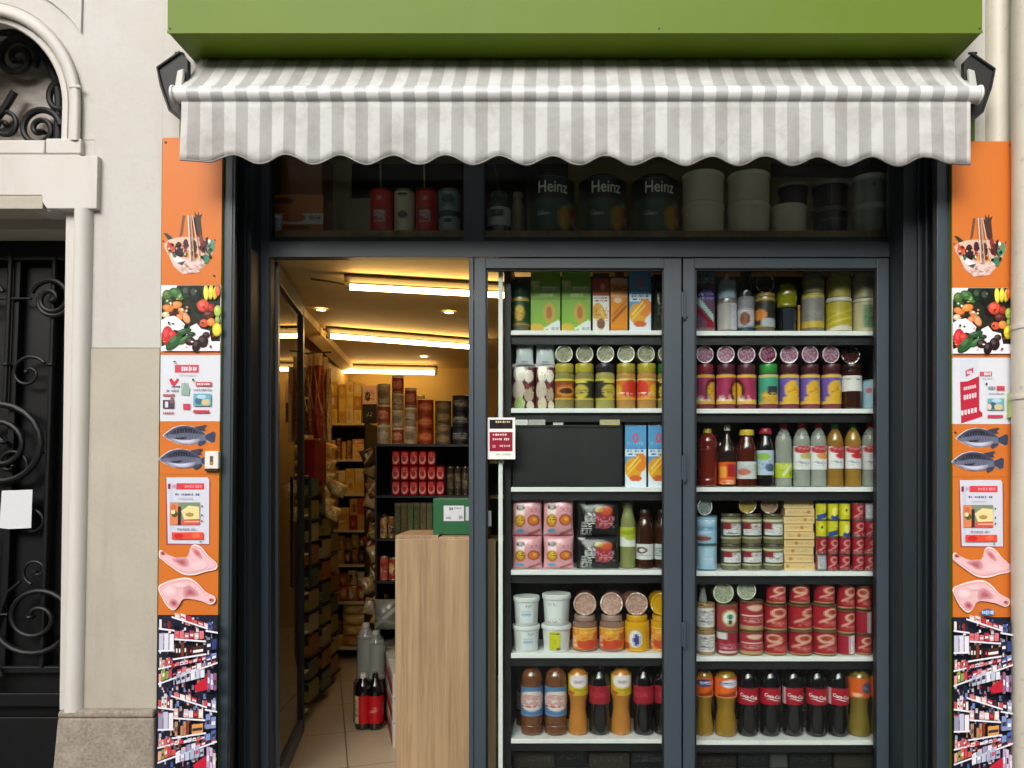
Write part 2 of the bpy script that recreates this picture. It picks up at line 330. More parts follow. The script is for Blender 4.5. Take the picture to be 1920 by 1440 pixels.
for pts, r in (([(30,470),(30,760)],.012),([(110,480),(110,1250)],.010),([(18,1000),(18,1260)],.010),([(-30,560),(70,560)],.006),
               ([(95,848),(112,848)],.006),([(-20,1152),(50,1152)],.007),([(22,1300),(14,1240),(48,1110),(70,1090)],.008)):
    q = MB(); q.tube([PL(x,y,.30) for x,y in pts], r, 8)
    dl(q.build('bar', M['iron'], door))
for x, y in ((30,684),(18,1036),(18,1200),(110,684)):
    q = MB(); q.lathe([(.008,-.008),(.019,-.005),(.021,0),(.019,.005),(.008,.008)], 12, M=Matrix.Translation(PL(x,y,.30))); dl(q.build('collar', M['iron'], door))
pw = MB(); pw.ppoly([(31,920),(29,990),(46,992),(84,990),(84,918)], .27, .272, 'cfd0d5'); tag(pw.build('notice_paper', M['paper']), 'blank white sheet of paper stuck on the black iron door', 'paper')
fl = thing('fanlight_grille', 'arched fanlight with black iron scrolls above the entrance door', 'grille', loc=PL(-45,262,.25))
q = MB(); q.ppoly([(AC[0]+163*cos(pi*k/24), AC[1]-163*sin(pi*k/24)) for k in range(25)]+[(AC[0]-163,263),(AC[0]+163,263)], .29, .30); dl(q.build('pane', M['murk'], fl), fl)
q = MB(); q.tube([PL(x,y,.235) for x,y in arch_path(153)], .018, 8); dl(q.build('rim', M['iron'], fl), fl)
spiral(26,108,40,1.7,pi*.15,.225,.018,1,fl); spiral(74,242,40,1.8,pi*.05,.225,.017,1,fl); spiral(120,190,42,.6,pi*.55,.225,.017,1,fl); spiral(8,236,30,1.4,pi*.9,.235,.013,-1,fl); spiral(-60,120,40,1.5,pi*.8,.23,.012,-1,fl)
for pts in ([(-20,60),(10,62),(50,82),(66,105),(60,125)], [(-10,225),(8,200),(24,172)], [(-40,262),(-30,230),(0,205)]):
    q = MB(); q.tube([PL(x,y,.23) for x,y in pts], .017, 8); dl(q.build('bar', M['iron'], fl), fl)

# right-hand wall and pipes
rw = thing('stone_pier', 'grey stone pier behind the white pipes at the right of the shop', 'wall')
q = MB(); q.prect(1790,-500,2900,1480,.03,.5); q.build('wall', M['stone_lt'], rw)
def pipe(x0, x1, Y, label, y0=-500, bands=()):
    c = (x0+x1)/2; r = (x1-x0)/2*(D+Y)/F
    t = thing('drainpipe', label, 'drainpipe', 'white drainpipes right of the shop', loc=(PX(c,Y), Y, 0))
    top = PZ(y0, Y); pr = [(r,0)]+[(r*(1+.01*sin(k)), top*k/30) for k in range(1,31)]
    q = MB(); q.lathe(pr, 28); q.build('pipe', M['pipe'], t)
    for y in bands:
        z = PZ(y, Y); q = MB(); q.lathe([(r,-.012),(r+.006,-.01),(r+.007,0),(r+.006,.01),(r,.012)], 28, M=Matrix.Translation((0,0,z))); q.build('band', M['pipe'], t)
    return t
pipe(1843,1893,.045,'smooth cream pipe rising behind the top of the right orange panel', bands=(-40,))
pipe(1900,1962,-.10,'chipped cream pipe with bands at the right edge of the photo', bands=(614,745))
q = MB(); q.ppoly([(1897,735),(1897,783),(1905,778),(1905,740)], -.085,-.04,'b9c97e'); tag(q.build('pipe_clip', M['plastic'], bevel=.003), 'small pale green clip box between right panel and chipped pipe', 'clip')
# ------------------------------------------------------------------ shopfront: sign box, cladding, awning
FY = .30
bw = struct(MB().prect(440,-500,1790,60,.05,.5,L=False).build('upper_wall', M['stone_lt']))
sb = thing('sign_box', 'long glossy green fascia box above the striped awning', 'sign box', loc=P(1078,62,-.22))
def rel(o, par): o.location = o.location-par.location; return o
xa, xb = PX(314,-.22), PX(1842,-.22); z0 = PZ(62,-.22); zt = PZ(-330,-.22)
q = MB(); q.box((xa,-.22,z0),(xb,-.214,zt)); rel(q.build('front_panel', M['green'], sb, bevel=.002), sb)
q = MB(); q.box((xa+.004,-.213,z0+.001),(xb-.004,.04,z0+.012)); rel(q.build('bottom_panel', M['green'], sb), sb)
for x in (xa, xb-.006):
    q = MB(); q.box((x,-.213,z0+.013),(x+.006,.04,zt)); rel(q.build('end_panel', M['green'], sb), sb)
q = MB(); q.box((xa,-.223,z0-.002),(xb,-.2205,z0+.01)); rel(q.build('trim', M['green'], sb), sb)
for x in (xa+.012, xb-.012, xa+.012+.6*(xb-xa)):
    q = MB(); q.lathe([(.001,-.002),(.004,-.001),(.004,.001)], 8, M=Matrix.Translation((x,-.2215,z0+.02)) @ Matrix.Rotation(-pi/2,4,'X')); rel(q.build('screw', M['dark'], sb), sb)

cl = thing('shopfront_frame', 'dark anthracite aluminium shopfront frame around door and windows', 'shopfront', loc=(0,FY,0))
def fr(name, rects, Y0=FY, Y1=FY+.06, m='frame', bev=.002, L=False):
    q = MB()
    for r_ in rects: q.prect(*r_, Y0, Y1, L=L)
    return rel(q.build(name, M[m], cl, bevel=bev), cl)
zb = PZ(62,-.22)
fr('backing_panel', [(336,205,420,262),(304.6,262,420,1560)], -.012, .028, 'green', 0, True); fr('backing_panel', [(1779,205,1828,268),(1786,268,1897,1480)], -.035, .028, 'green', 0)
fr('guide_rail', [(417,262,437,1560)], -.004, .03, 'frame', .002, True); fr('guide_rail', [(1757,262,1781,1480)], -.004, .03)
fr('seal', [(438,262,440,1560)], .012, .03, 'rust', 0, True); fr('seal', [(1751,262,1755,1480)], .016, .03, 'rust', 0)
# jamb reveals
q = MB(); q.add([PL(442,200,.0),PL(442,1560,.0),P(446,1520,.30),P(448,200,.30),PL(440,200,.0)+Vector((-.05,0,0)),PL(440,1560,.0)+Vector((-.05,0,0)),P(446,1520,.30)+Vector((-.12,0,0)),P(448,200,.30)+Vector((-.12,0,0))],
      [(0,1,2,3),(4,7,6,5),(0,4,5,1),(3,2,6,7),(0,3,7,4),(1,5,6,2)]); rel(q.build('jamb', M['jamb'], cl), cl)
fr('jamb', [(446,200,471,1530)], .18, .30, 'jamb'); fr('jamb_fold', [(456,200,461,1530)], .165,.18,'jamb')
fr('jamb', [(1694,200,1750,1530)], .14, .30, 'jamb'); fr('jamb_fold', [(1722,200,1726,1530)], .12,.14,'jamb'); fr('jamb_fold', [(1736,200,1741,1530)], .10,.14,'jamb')
fr('post', [(468,200,503,1530)]); fr('post', [(1669,200,1693,1530)])
fr('post_lip', [(503,200,508,1530)], FY+.012, FY+.06, 'jamb')
fr('transom', [(503,452,1668,482)])
fr('transom_lip', [(508,444,1664,452)], FY+.01, FY+.055, 'jamb')
fr('head', [(503,190,1668,262)]); fr('mullion', [(869,262,907,452)])
fr('threshold', [(470,1512,1690,1540)], FY-.02, FY+.08)
fr('door_post', [(879,483,888,1510)], FY, FY+.07)
for x0, x1, y1 in ((509,868,444),(908,1664,449)):
    t = thing('fixed_window', 'long dark fixed window above the folding panels, full of tubs and cans' if x0 > 600 else 'short dark fixed window above the open door', 'window', loc=P((x0+x1)/2, y1, FY+.03))
    q = MB(); q.prect(x0,262,x1,y1,FY+.030,FY+.034,L=False); rel(q.build('pane', M['glass'], t), t)
# folding window panels
def panel(x0, x1, gx0, gx1, label):
    t = thing('folding_window', label, 'window', 'folding shop windows', loc=P((x0+x1)/2, 1510, FY))
    q = MB(); q.prect(x0,484,gx0,1505,FY-.006,FY+.05,L=False); rel(q.build('stile', M['frame'], t, bevel=.003), t)
    q = MB(); q.prect(gx1,484,x1,1505,FY-.006,FY+.05,L=False); rel(q.build('stile', M['frame'], t, bevel=.003), t)
    q = MB(); q.prect(gx0,484,gx1,503,FY-.004,FY+.048,L=False); rel(q.build('rail', M['frame'], t, bevel=.002), t)
    q = MB(); q.prect(gx0,1462,gx1,1505,FY-.004,FY+.048,L=False); rel(q.build('rail', M['frame'], t, bevel=.002), t)
    q = MB()
    for r_ in ((gx0,503,gx0+3,1462),(gx1-3,503,gx1,1462),(gx0+3,503,gx1-3,507)): q.prect(*r_,FY+.008,FY+.04,L=False)
    rel(q.build('gasket', M['dark'], t), t)
    q = MB(); q.prect(gx0+3,507,gx1-3,1462,FY+.022,FY+.026,L=False); rel(q.build('pane', M['glass'], t), t)
    return t
pa = panel(889,1278,911,1245,'folding window panel next to the open door with card sticker'); pb = panel(1281,1667,1303,1645,'folding window panel nearest the right orange advertising panel')
for y0, y1 in ((543,598),(850,904),(1163,1216)):
    q = MB(); q.tube([P(1284,y0,FY-.018), P(1284,y1,FY-.018)], .008, 10); q.prect(1278,y0+4,1290,y1-4,FY-.016,FY-.006,L=False); q.build('hinge', M['frame'], pb.children[0])

# open glass door, swung inwards
dz0, dz1 = .02, PZ(489,FY+.06)
t = thing('glass_door', 'open glass shop door swung inwards at the left of the entrance', 'door', loc=(PX(513,.37), .37, 0))
import math as _m
vec = Vector((-1.700-PX(513,.37), .93)); Ld = vec.length; t.rotation_euler = (0,0,_m.atan2(vec.y, vec.x))
q = MB(); q.box((0,-.022,dz0),(.055,.022,dz1)); q.build('stile', M['frame'], t, bevel=.002)
q = MB(); q.box((Ld-.06,-.022,dz0),(Ld,.022,dz1)); q.build('stile', M['dark'], t, bevel=.002)
q = MB(); q.box((.055,-.021,dz1-.10),(Ld-.06,.021,dz1)); q.build('rail', M['frame'], t, bevel=.002)
q = MB(); q.box((.055,-.021,dz0),(Ld-.06,.021,dz0+.09)); q.build('rail', M['frame'], t, bevel=.002)
q = MB(); q.box((.055,-.004,dz0+.09),(Ld-.06,.004,dz1-.10)); q.build('pane', M['doorglass'], t)
q = MB(); q.tube([(Ld-.03,-.022,.95),(Ld-.03,-.06,.95),(Ld-.03,-.06,1.65),(Ld-.03,-.022,1.65)], .009, 8); q.build('pull_handle', M['bracket'], t)

# awning
AY = -.20
aw = thing('awning', 'retracted grey and white striped awning with scalloped valance', 'awning', loc=P(1080,180,AY))
ax0, ax1 = PX(330,AY), PX(1832,AY); cx_0, cx_1 = PX(343,AY), PX(1817,AY)
zback, yback = PZ(110,-.02), -.02; br = 15.5*(D+AY)/F; zbar = PZ(178,AY)
def canopy(u, v):      # v 0 at the bar, 1 at the wall; slight sag
    x = ax0+.02+(ax1-ax0-.04)*u; y = AY-.01+(yback-AY+.01)*v; z = zbar+br*.8+(zback-zbar-br*.8)*v-.012*sin(pi*v)+.003*sin(x*5.1)*sin(pi*v)
    return (x, y, z)
q = MB(); q.sheet(canopy, 120, 10); o = rel(q.build('canopy', M['awning'], aw), aw)
so = o.modifiers.new('cloth', 'SOLIDIFY'); so.thickness = .002
def bar_col(x):
    ph = ((x-PX(389,AY))/(44.75*(D+AY)/F)) % 1.0; d = min(ph, 1-ph)
    return H('dadadb') if d < .255 else H('b3b3b3')
nb = 400; vs = []; fs = []; cs = []
for i in range(nb+1):
    x = ax0+(ax1-ax0)*i/nb
    for k in range(18): a = 2*pi*k/18; vs.append((x, AY-br*cos(a), zbar+br*sin(a)))
for i in range(nb):
    c = bar_col(ax0+(ax1-ax0)*(i+.5)/nb)
    for k in range(18): fs.append((i*18+k, i*18+(k+1)%18, (i+1)*18+(k+1)%18, (i+1)*18+k)); cs.append(c)
q = MB(); q.add(vs, fs, cs, True); rel(q.build('front_bar', M['bar'], aw), aw)
for x, s in ((ax0,-1),(ax1,1)):
    q = MB(); q.lathe([(br*.5,0),(br*1.02,.001),(br*1.1,.004),(br*1.1,.010),(br*.9,.015),(.002,.017)], 22, 'd9dcde', M=Matrix.Translation((x,AY,zbar)) @ Matrix.Rotation(s*pi/2,4,'Y')); rel(q.build('end_cap', M['plastic'], aw), aw)
vt = zbar-br*.9
def vbot(px):
    if px < 391: return 302.5+1.5*max(0, px-343)/48
    if px < 440.5: return 297.5-6.5*cos(2*pi*(px-440.5)/99.15)
    if px > 1779: return 308
    if px > 1729.5: return 302-6*cos(2*pi*(px-1729.5)/99.15)
    base = 299.5+(px-440)/1300*4.5
    return base+8.5*(-cos(2*pi*(px-440.5)/99.15))
def val(u, v):
    px = 343+(1817-343)*u; zb_ = PZ(vbot(px), AY-.01); z = vt+(zb_-vt)*v
    y = AY-.01-.006*v+.003*v*sin(px*.063+1)+.003*v*sin(px*.021)+.0012*v*sin(px*.17+3*v)+.002*v*v*sin(px*.041+2)
    if u < .03: y -= .01*v*(1-u/.03)
    return (cx_0+(cx_1-cx_0)*u, y, z)
q = MB(); q.sheet(val, 520, 8); o = rel(q.build('valance', M['awning'], aw), aw); o.modifiers.new('cloth', 'SOLIDIFY').thickness = .002
q = MB(); q.tube([Vector(val(i/520,1)) for i in range(521)], .0042, 6, '6f6d68'); rel(q.build('valance_binding', M['plastic'], aw), aw)
q = MB(); q.box((cx_0+.02, yback-.0, zback-.05),(cx_1-.02, .03, zback+.0)); rel(q.build('roller', M['dark'], aw), aw)
# folding arms and side brackets, outline pushed back as a box section with a raised rim
for s in (0, 1):
    mir = (lambda x: x) if s == 0 else (lambda x: 2160-x)
    pts = [(338,97),(295,127),(302,160),(318,206),(345,228),(352,170),(352,112)]
    q = MB(); q.ppoly([(mir(x), y+(0 if s == 0 else 3)) for x, y in pts], AY+.045, AY+.075, L=False); rel(q.build('side_plate', M['bracket'], aw, bevel=.003), aw)
    q = MB(); q.tube([P(mir(x), y+(0 if s == 0 else 3), AY+.04) for x, y in pts[:5]], .0065, 6); rel(q.build('arm', M['bracket'], aw), aw)
    q = MB(); q.ppoly([(mir(x), y) for x, y in ((332,132),(326,168),(340,176),(344,128))], AY+.02, AY+.04, 'b8b8b2', L=False); rel(q.build('elbow', M['plastic'], aw, bevel=.004), aw)
    q = MB(); q.tube([P(mir(330),100,AY+.05), P(mir(343),100,-.0)], .006, 6); rel(q.build('strut', M['bracket'], aw), aw)

# ------------------------------------------------------------------ printed advertising panels
def ell(cx, cy, rx, ry, n=14, rot=0):
    return [(cx+rx*cos(2*pi*k/n)*cos(rot)-ry*sin(2*pi*k/n)*sin(rot), cy+rx*cos(2*pi*k/n)*sin(rot)+ry*sin(2*pi*k/n)*cos(rot)) for k in range(n)]
class Art:
    """flat print: polygons in panel coordinates, each a hair in front of the one before, following the panel's own outline"""
    def __init__(s, name, parent, Y, T): s.mb = MB(); s.n = name; s.p = parent; s.Y = Y; s.T = T; s.k = 0
    def poly(s, pts, col):
        s.k += 1; Y = s.Y-.00012*s.k; vs = [P(*s.T(x, y), Y) for x, y in pts]
        n = len(vs); a = sum(vs[i].x*vs[(i+1)%n].z-vs[(i+1)%n].x*vs[i].z for i in range(n))
        if a < 0: vs = vs[::-1]
        s.mb.add(vs, [tuple(range(n))], col); return s
    def rect(s, x0, y0, x1, y1, col): return s.poly([(x0,y0),(x0,y1),(x1,y1),(x1,y0)], col)
    def el(s, cx, cy, rx, ry, col, rot=0): return s.poly(ell(cx,cy,rx,ry,14,rot), col)
    def scr(s, x0, y0, x1, y1, col, n=8, seed=1, h=.6):   # small illegible print
        R = random.Random(seed); w = (x1-x0)/n
        for i in range(n):
            if R.random() < .85: a = x0+i*w+R.random()*w*.2; hh = (y1-y0)*(h+R.random()*(1-h)); m = (y0+y1)/2; s.rect(a, m-hh/2, a+w*(.5+R.random()*.35), m+hh/2, col)
        return s
    def done(s): return rel(s.mb.build(s.n, M['print'], s.p), s.p)
def spl(pts, k=4):
    n = len(pts); out = []
    for i in range(n):
        p0, p1, p2, p3 = (pts[(i+j-1) % n] for j in range(4))
        for s in range(k):
            t = s/k; out.append(tuple(.5*(2*p1[c]+(p2[c]-p0[c])*t+(2*p0[c]-5*p1[c]+4*p2[c]-p3[c])*t*t+(3*p1[c]-p0[c]-3*p2[c]+p3[c])*t**3) for c in (0, 1)))
    return out
def soft(a, pts, c0, c1, n=6, s0=1.0, s1=.3):       # printed tone that fades towards its rim
    cx = sum(p[0] for p in pts)/len(pts); cy = sum(p[1] for p in pts)/len(pts); A, B = H(c0), H(c1)
    for i in range(n):
        t = i/(n-1); s = s0+(s1-s0)*t; a.poly([(cx+(x-cx)*s, cy+(y-cy)*s) for x, y in pts], tuple(A[k]+(B[k]-A[k])*t for k in range(3)))
def ad_panel(side):
    Y = -.022 if side == 'l' else -.045
    lab = 'tall printed advertising panel between the stone pier and the shop door' if side == 'l' else 'tall printed advertising panel beside the pipes, with red leaflet picture'
    if side == 'l': T = lambda x, y: (lean(x, y), y)
    else: T = lambda x, y: (x+1480+(y-258)*.0022, y+(7 if y < 300 else 5+(y-300)*.0)-(.0 if y < 900 else (y-900)*.003))
    t = thing('advertising_panel', lab, 'advertising panel', 'orange advertising panels flanking the shopfront', loc=P(*T(360,1500), Y))
    def sheet(x0, y0, x1, y1, col, name):
        q = MB(); q.prism([P(*T(x,y), Y) for x,y in ((x0,y0),(x0,y1),(x1,y1),(x1,y0))], Y, Y+.008, col); return rel(q.build(name, M['print'], t), t)
    OR = 'cd722d'; x0, x1 = 305, 417
    sheet(x0,258,x1,534,OR,'board'); sheet(x0,534.5,x1,659,'e8e4e4','board'); sheet(x0,659.5,x1,665,'d9763a','board'); sheet(x0,665.5,x1,790,'d3d7de','board')
    sheet(x0,790.5,x1,889,OR,'board'); sheet(x0,889.5,x1,1153,OR,'board'); sheet(x0-1,1153.5,x1+1,1560,'15171f','board')
    # shopping net with fruit and vegetables
    a = Art('produce_print', t, Y, T); R0 = random.Random(31)
    a.poly([(344,404),(349,404),(344,440),(338,446)], '6d4a33').poly([(308,437),(316,438),(330,450),(333,458),(322,456)], '3a3325')
    a.poly([(364,414),(361,403),(367,408),(366,396),(371,404),(374,396),(375,404),(381,400),(378,410),(381,440),(376,446),(370,440)], '463026')
    a.poly([(309,458),(318,450),(330,446),(352,444),(375,446),(390,452),(402,450),(405,462),(398,480),(388,496),(372,512),(345,514),(328,500)], 'd8b9a4')
    a.el(322,464,8,9,'cf5433').el(337,470,8,17,'2c2230').el(350,458,5,10,'4b1c33').el(350,470,3.5,5,'a83040').el(352,478,5,6,'e39238').el(366,466,5,16,'54382b').el(371,480,5,7,'e2a05a')
    a.el(383,462,7,12,'6b1a26').el(379,449,4,8,'7d3a3a').poly([(387,446),(392,444),(391,476),(387,470)], '2b2620').el(397,462,7,13,'4f9170',.2).el(394,452,2.5,4,'f3f3ee').el(387,486,8,9,'3d7a5c')
    a.poly([(308,460),(316,470),(340,482),(352,488),(365,488),(372,486),(380,484),(386,492),(372,511),(346,514),(330,500)], 'dcc3bb')
    a.poly([(318,468),(334,480),(350,490),(340,495),(326,486)], 'e9e3e4').poly([(334,493),(350,489),(344,498)], '4f4745')
    for k in range(46):
        xx = R0.uniform(316,398); yy = R0.uniform(452,484); a.el(xx,yy,R0.uniform(1,3.2),R0.uniform(1,4),R0.choice(('2a1c1c','7a2a24','c9603a','e0a060','3f6a3c','d9c7b5','4a2230','1f2418')))
    for k, (xt, xb2) in enumerate(((353,358),(358,365),(361,376),(356,361))): a.poly([(xt,404),(xt+2,404),(xb2+2,488),(xb2,488)], ('e6d3c4','bda08d','d6b7a4','8d6a5b')[k])
    R = random.Random(3)
    for k in range(26): xx = R.uniform(338,378); yy = R.uniform(492,508); a.rect(xx,yy,xx+R.uniform(2,5),yy+1.5,R.choice(('efe0dd','c9a097','b58f8a')))
    a.done()
    # vegetable photograph
    a = Art('vegetable_print', t, Y, T); R = random.Random(7)
    a.rect(306,535,416,658,'23271c').poly([(306,535),(335,535),(330,548),(306,556)], 'eee6e2')
    def fruit(cx, cy, rx, ry, c, ro=0):
        b = H(c); a.el(cx, cy, rx, ry, tuple(x*.55 for x in b), ro); a.el(cx-rx*.06, cy-ry*.08, rx*.86, ry*.86, b, ro); a.el(cx-rx*.22, cy-ry*.28, rx*.45, ry*.4, tuple(min(1, x*1.25+.05) for x in b), ro)
    for (cx,cy,rx,ry,c,ro) in ((316,553,9,10,'4f6e2f',0),(332,549,13,9,'3a6b33',.4),(343,556,9,7,'5b8b42',-.5),(319,566,8,7,'375c2a',0),(352,548,10,13,'1b3320',0),(368,552,12,17,'101a14',0),(378,575,12,14,'141712',0),
        (318,578,11,7,'e8803a',.3),(333,572,12,7,'ef9046',-.2),(344,584,9,6,'e98a4b',.8),(352,596,7,12,'e59a6c',-.5),(340,594,7,6,'e88b52',0),(314,590,8,6,'d9c7a8',0),
        (384,573,12,12,'d84f37',0),(399,577,7,8,'a83328',0),(394,590,11,8,'5a1f1d',0),(411,583,7,11,'a9c254',0),(386,606,9,8,'d0573a',0),(399,604,8,8,'e08a3c',0),(411,600,5,8,'8aa345',0),(410,618,9,13,'e0d23c',0),
        (398,548,5,14,'e8d243',.05),(389,549,5,15,'f0dc55',-.05),(406,549,4,13,'d9bf36',.1),(411,545,5,11,'d86636',0)): fruit(cx,cy,rx,ry,c,ro)
    a.poly([(306,600),(316,594),(330,592),(342,600),(350,608),(346,622),(330,618),(318,628),(306,624)], 'f2f0f2').poly([(360,612),(372,606),(380,616),(396,620),(400,640),(416,640),(416,658),(306,658),(306,650),(330,640),(350,634)], 'ece8ef')
    for (cx,cy,rx,ry,c,ro) in ((311,630,11,19,'cf2a31',0),(326,628,9,9,'c93634',0),(330,642,10,20,'2c5a2c',.8),(348,622,15,6,'2a5230',-.3),(352,636,17,6,'376b35',-.6),(360,640,10,8,'35181c',0),(384,640,10,12,'2a1417',0),(372,648,8,12,'251216',.3),(390,628,7,6,'3a1a1c',0),(362,626,8,4,'1d3a22',0)): fruit(max(cx,306.5+rx),cy,rx,ry,c,ro)
    for k in range(30): a.el(R.uniform(309,413),R.uniform(540,655),R.uniform(1.2,3),R.uniform(1,2.5),R.choice(('f6f2ee','7a9a45','e49a55','8f2a25','2d3a22','c8bfae')))
    a.done()
    # leaflet collage
    a = Art('leaflet_print', t, Y, T)
    if side == 'l':
        a.poly([(311,672),(330,672),(330,705),(311,700)], 'd5dde6').rect(332,684,377,699,'c94a58').scr(336,687,374,696,'f2dfe4',9,2)
        a.scr(340,702,372,706,'b9bcc8',9,9).poly([(321,712),(326,709),(331,716),(337,709),(340,712),(331,724),(326,722)], 'cc3347').scr(326,723,342,727,'6a6276',6,4).scr(316,730,340,735,'8e8f9f',8,5)
        a.rect(344,718,357,740,'a7b6ae').poly([(344,740),(350,716),(360,728),(359,742)], '8ea99d').rect(310,739,332,743,'b6586c').rect(310,750,331,766,'4a4452').rect(314,753,320,764,'d7d2d6').rect(324,745,330,756,'8a5a5f')
        a.rect(348,757,361,768,'c4455a').scr(310,772,331,777,'b4616f',6,6).rect(371,716,401,724,'cf4a58').scr(373,718,398,722,'f3e0e2',6,8).scr(366,728,400,732,'a9b0be',9,3)
        a.rect(367,738,400,761,'6fa6b8').el(377,752,7,7,'416f86').el(390,754,8,6,'cdbb8a').el(382,744,9,4,'a8cfe0').rect(367,769,397,774,'c43c50').el(366,712,1.8,2.4,'3a3f49').el(331,678,3,1.5,'5a5f6a')
    else:
        a.poly([(320,671),(333,668),(353,667),(353,694),(333,706),(319,705)], 'ccd3dc').poly([(329,690),(344,684),(344,694),(330,702)], 'b95268').scr(332,690,342,697,'efd6de',4,3)
        a.poly([(319,711),(333,710),(355,700),(355,764),(361,769),(361,776),(321,789)], 'b9283f')
        for (yy, xa_, xb_, n) in ((722,326,350,6),(737,326,351,5),(765,321,352,5)): 
            for k in range(n): xx = xa_+(xb_-xa_)*k/n; yo = -(xx-320)*.22; a.rect(xx,yy+yo,xx+(xb_-xa_)/n*.72,yy+yo+(9 if n == 5 else 6),'f0cfd6')
        a.rect(356,692,379,700,'c6566b').scr(358,693,377,699,'f5e2e6',6,2).scr(362,703,382,706,'b4b8c4',7,5).el(369,715,2,2.4,'3a3f49').rect(388,719,403,727,'c94050').scr(372,719,386,726,'7f8896',4,1).scr(373,731,402,734,'a4adba',9,3)
        a.rect(371,742,402,764,'6fa6b8').el(380,756,8,7,'39687f').el(391,758,8,6,'cdbb8a').el(388,746,9,4,'a8cfe0').el(374,758,4,6,'d7c9b9').rect(371,773,400,778,'c04058')
    a.done()
    # two fish
    a = Art('fish_print', t, Y, T)
    def fish(ox, oy):
        body = [(0,19),(8,12),(20,4),(36,0),(54,2),(70,9),(78,17),(92,12),(97,14),(96,30),(88,32),(78,27),(66,32),(50,36),(28,34),(10,26)]
        a.poly([(ox-2+x*1.02, oy-1+y*1.04) for x, y in body], 'd8dae6').poly(spl([(ox+x, oy+y) for x, y in body],2), '6a6f84')
        soft(a, spl([(ox+x, oy+y) for x, y in ((8,13),(20,5),(36,1),(54,3),(70,10),(78,17),(60,15),(36,14),(14,17))]), '4b5064', '282b3a', 5, 1, .6)
        soft(a, spl([(ox+x, oy+y) for x, y in ((12,24),(34,27),(56,26),(68,24),(64,31),(48,35),(28,33),(14,27))]), '8d92a8', 'c6cadb', 5, 1, .5)
        a.poly([(ox+x, oy+y) for x, y in ((58,3),(76,-1),(82,0),(76,6),(80,10),(70,10))], '3d3f4f').poly([(ox+x, oy+y) for x, y in ((78,17),(93,11),(97,14),(96,30),(90,31),(79,25))], '3b4358')
        a.poly([(ox+x, oy+y) for x, y in ((66,30),(80,27),(78,33),(68,39),(64,36))], '3c4258').poly([(ox+x, oy+y) for x, y in ((22,23),(44,21),(40,25),(26,26))], '2a2d3c').el(ox+7,oy+17,1.6,1.6,'15161c')
        for k in range(9): a.rect(ox+24+k*5, oy+8+(k%3), ox+25+k*5, oy+22+(k%2)*4, '565b70')
    fish(312,798); fish(304,842)
    a.done()
    # framed leaflet and two chicken legs
    a = Art('meal_print', t, Y, T)
    a.poly([(316,896),(323,894),(394,897),(401,902),(401,1022),(319,1022)], '9b4d4f').poly([(318,895),(395,895),(398,900),(399,1020),(322,1019)], 'cfd2df').rect(324,905,330,1012,'c3c9dd')
    a.rect(321,907,326,917,'8d2b3d').rect(337,906,389,918,'d8414c').scr(352,909,386,915,'ee8f93',7,3).scr(329,907,338,917,'b9a3b4',3,3).scr(334,925,380,929,'666f84',12,5).scr(340,932,372,937,'c3cdd8',9,6)
    a.rect(325,942,381,984,'7c8d72').poly([(325,943),(341,943),(341,984),(325,984)], 'd98258').el(332,951,5,5,'ca6a45').el(334,964,6,6,'4c5a2a').el(331,960,4,4,'e8dca6').rect(340,950,346,984,'3a2c2e').poly([(346,958),(360,948),(380,950),(381,973),(352,974)], 'e4d69a').el(362,965,8,4,'a98f4c').rect(346,974,381,984,'cf5b4f').rect(352,977,381,979,'eebf98')
    for yy in (949,966,977): a.el(385,yy,1.5,1.8,'3d4148')
    a.scr(338,990,374,994,'9097ac',12,8).rect(329,998,388,1011,'de4f3c').el(342,1005,9,5,'cf2a2b').el(374,1004,8,5,'e56a44').scr(374,1014,385,1017,'5b6478',3,2)
    leg1 = [(307,1035),(312,1033),(322,1040),(340,1046),(358,1044),(364,1028),(372,1023),(384,1028),(396,1042),(412,1056),(410,1066),(392,1070),(370,1076),(350,1074),(330,1062),(312,1049),(307,1044)]
    leg2 = [(306,1102),(318,1094),(338,1088),(360,1086),(376,1094),(392,1110),(408,1118),(410,1126),(402,1132),(384,1126),(362,1122),(350,1124),(344,1134),(334,1142),(322,1134),(312,1118)]
    def leg(pts, shade, c2):
        cx = sum(p[0] for p in pts)/len(pts); cy = sum(p[1] for p in pts)/len(pts)
        pts = spl(pts); a.poly([(cx+(x-cx)*1.035, cy+(y-cy)*1.09) for x, y in pts], 'f7e2da').poly(pts, 'dfaab0')
        a.poly([(cx+(x-cx)*.95, cy+(y-cy)*.86) for x, y in pts], 'e6bcc0')
        for s in shade: soft(a, spl(s), 'd9a0a6', c2)
    leg(leg1, [[(330,1048),(356,1045),(362,1060),(352,1064),(338,1056)]], 'b06066'); soft(a, spl([(366,1030),(372,1027),(382,1034),(388,1048),(376,1044)]), 'dba4a8', 'c0666c'); a.el(308,1040,.1,.1,'9a4d4f').poly([(308,1036),(313,1034),(318,1040),(311,1041)], '9a4d4f').el(380,1060,15,9,'ecc6cb')
    leg(leg2, [[(352,1104),(364,1098),(378,1108),(380,1118),(362,1120),(352,1120)]], 'b0616a'); soft(a, ell(334,1131,10,8,14,.6), 'dca0a6', 'ad4f58'); soft(a, ell(326,1108,17,13), 'e4b7bb', 'f1d4d7'); a.el(404,1125,4,3,'a85a5c'); soft(a, ell(345,1097,16,6), 'e4b7bb', 'eecdd0')
    if side == 'r': a.el(370,1144,13,7,'3d62a8').scr(359,1140,382,1148,'c9d4e6',6,3)
    a.done()
    # supermarket photograph, repeated pattern of slanted shelves
    a = Art('aisle_print', t, Y, T); R = random.Random(11); a.rect(305.5,1154.5,416.5,1559,'232638')
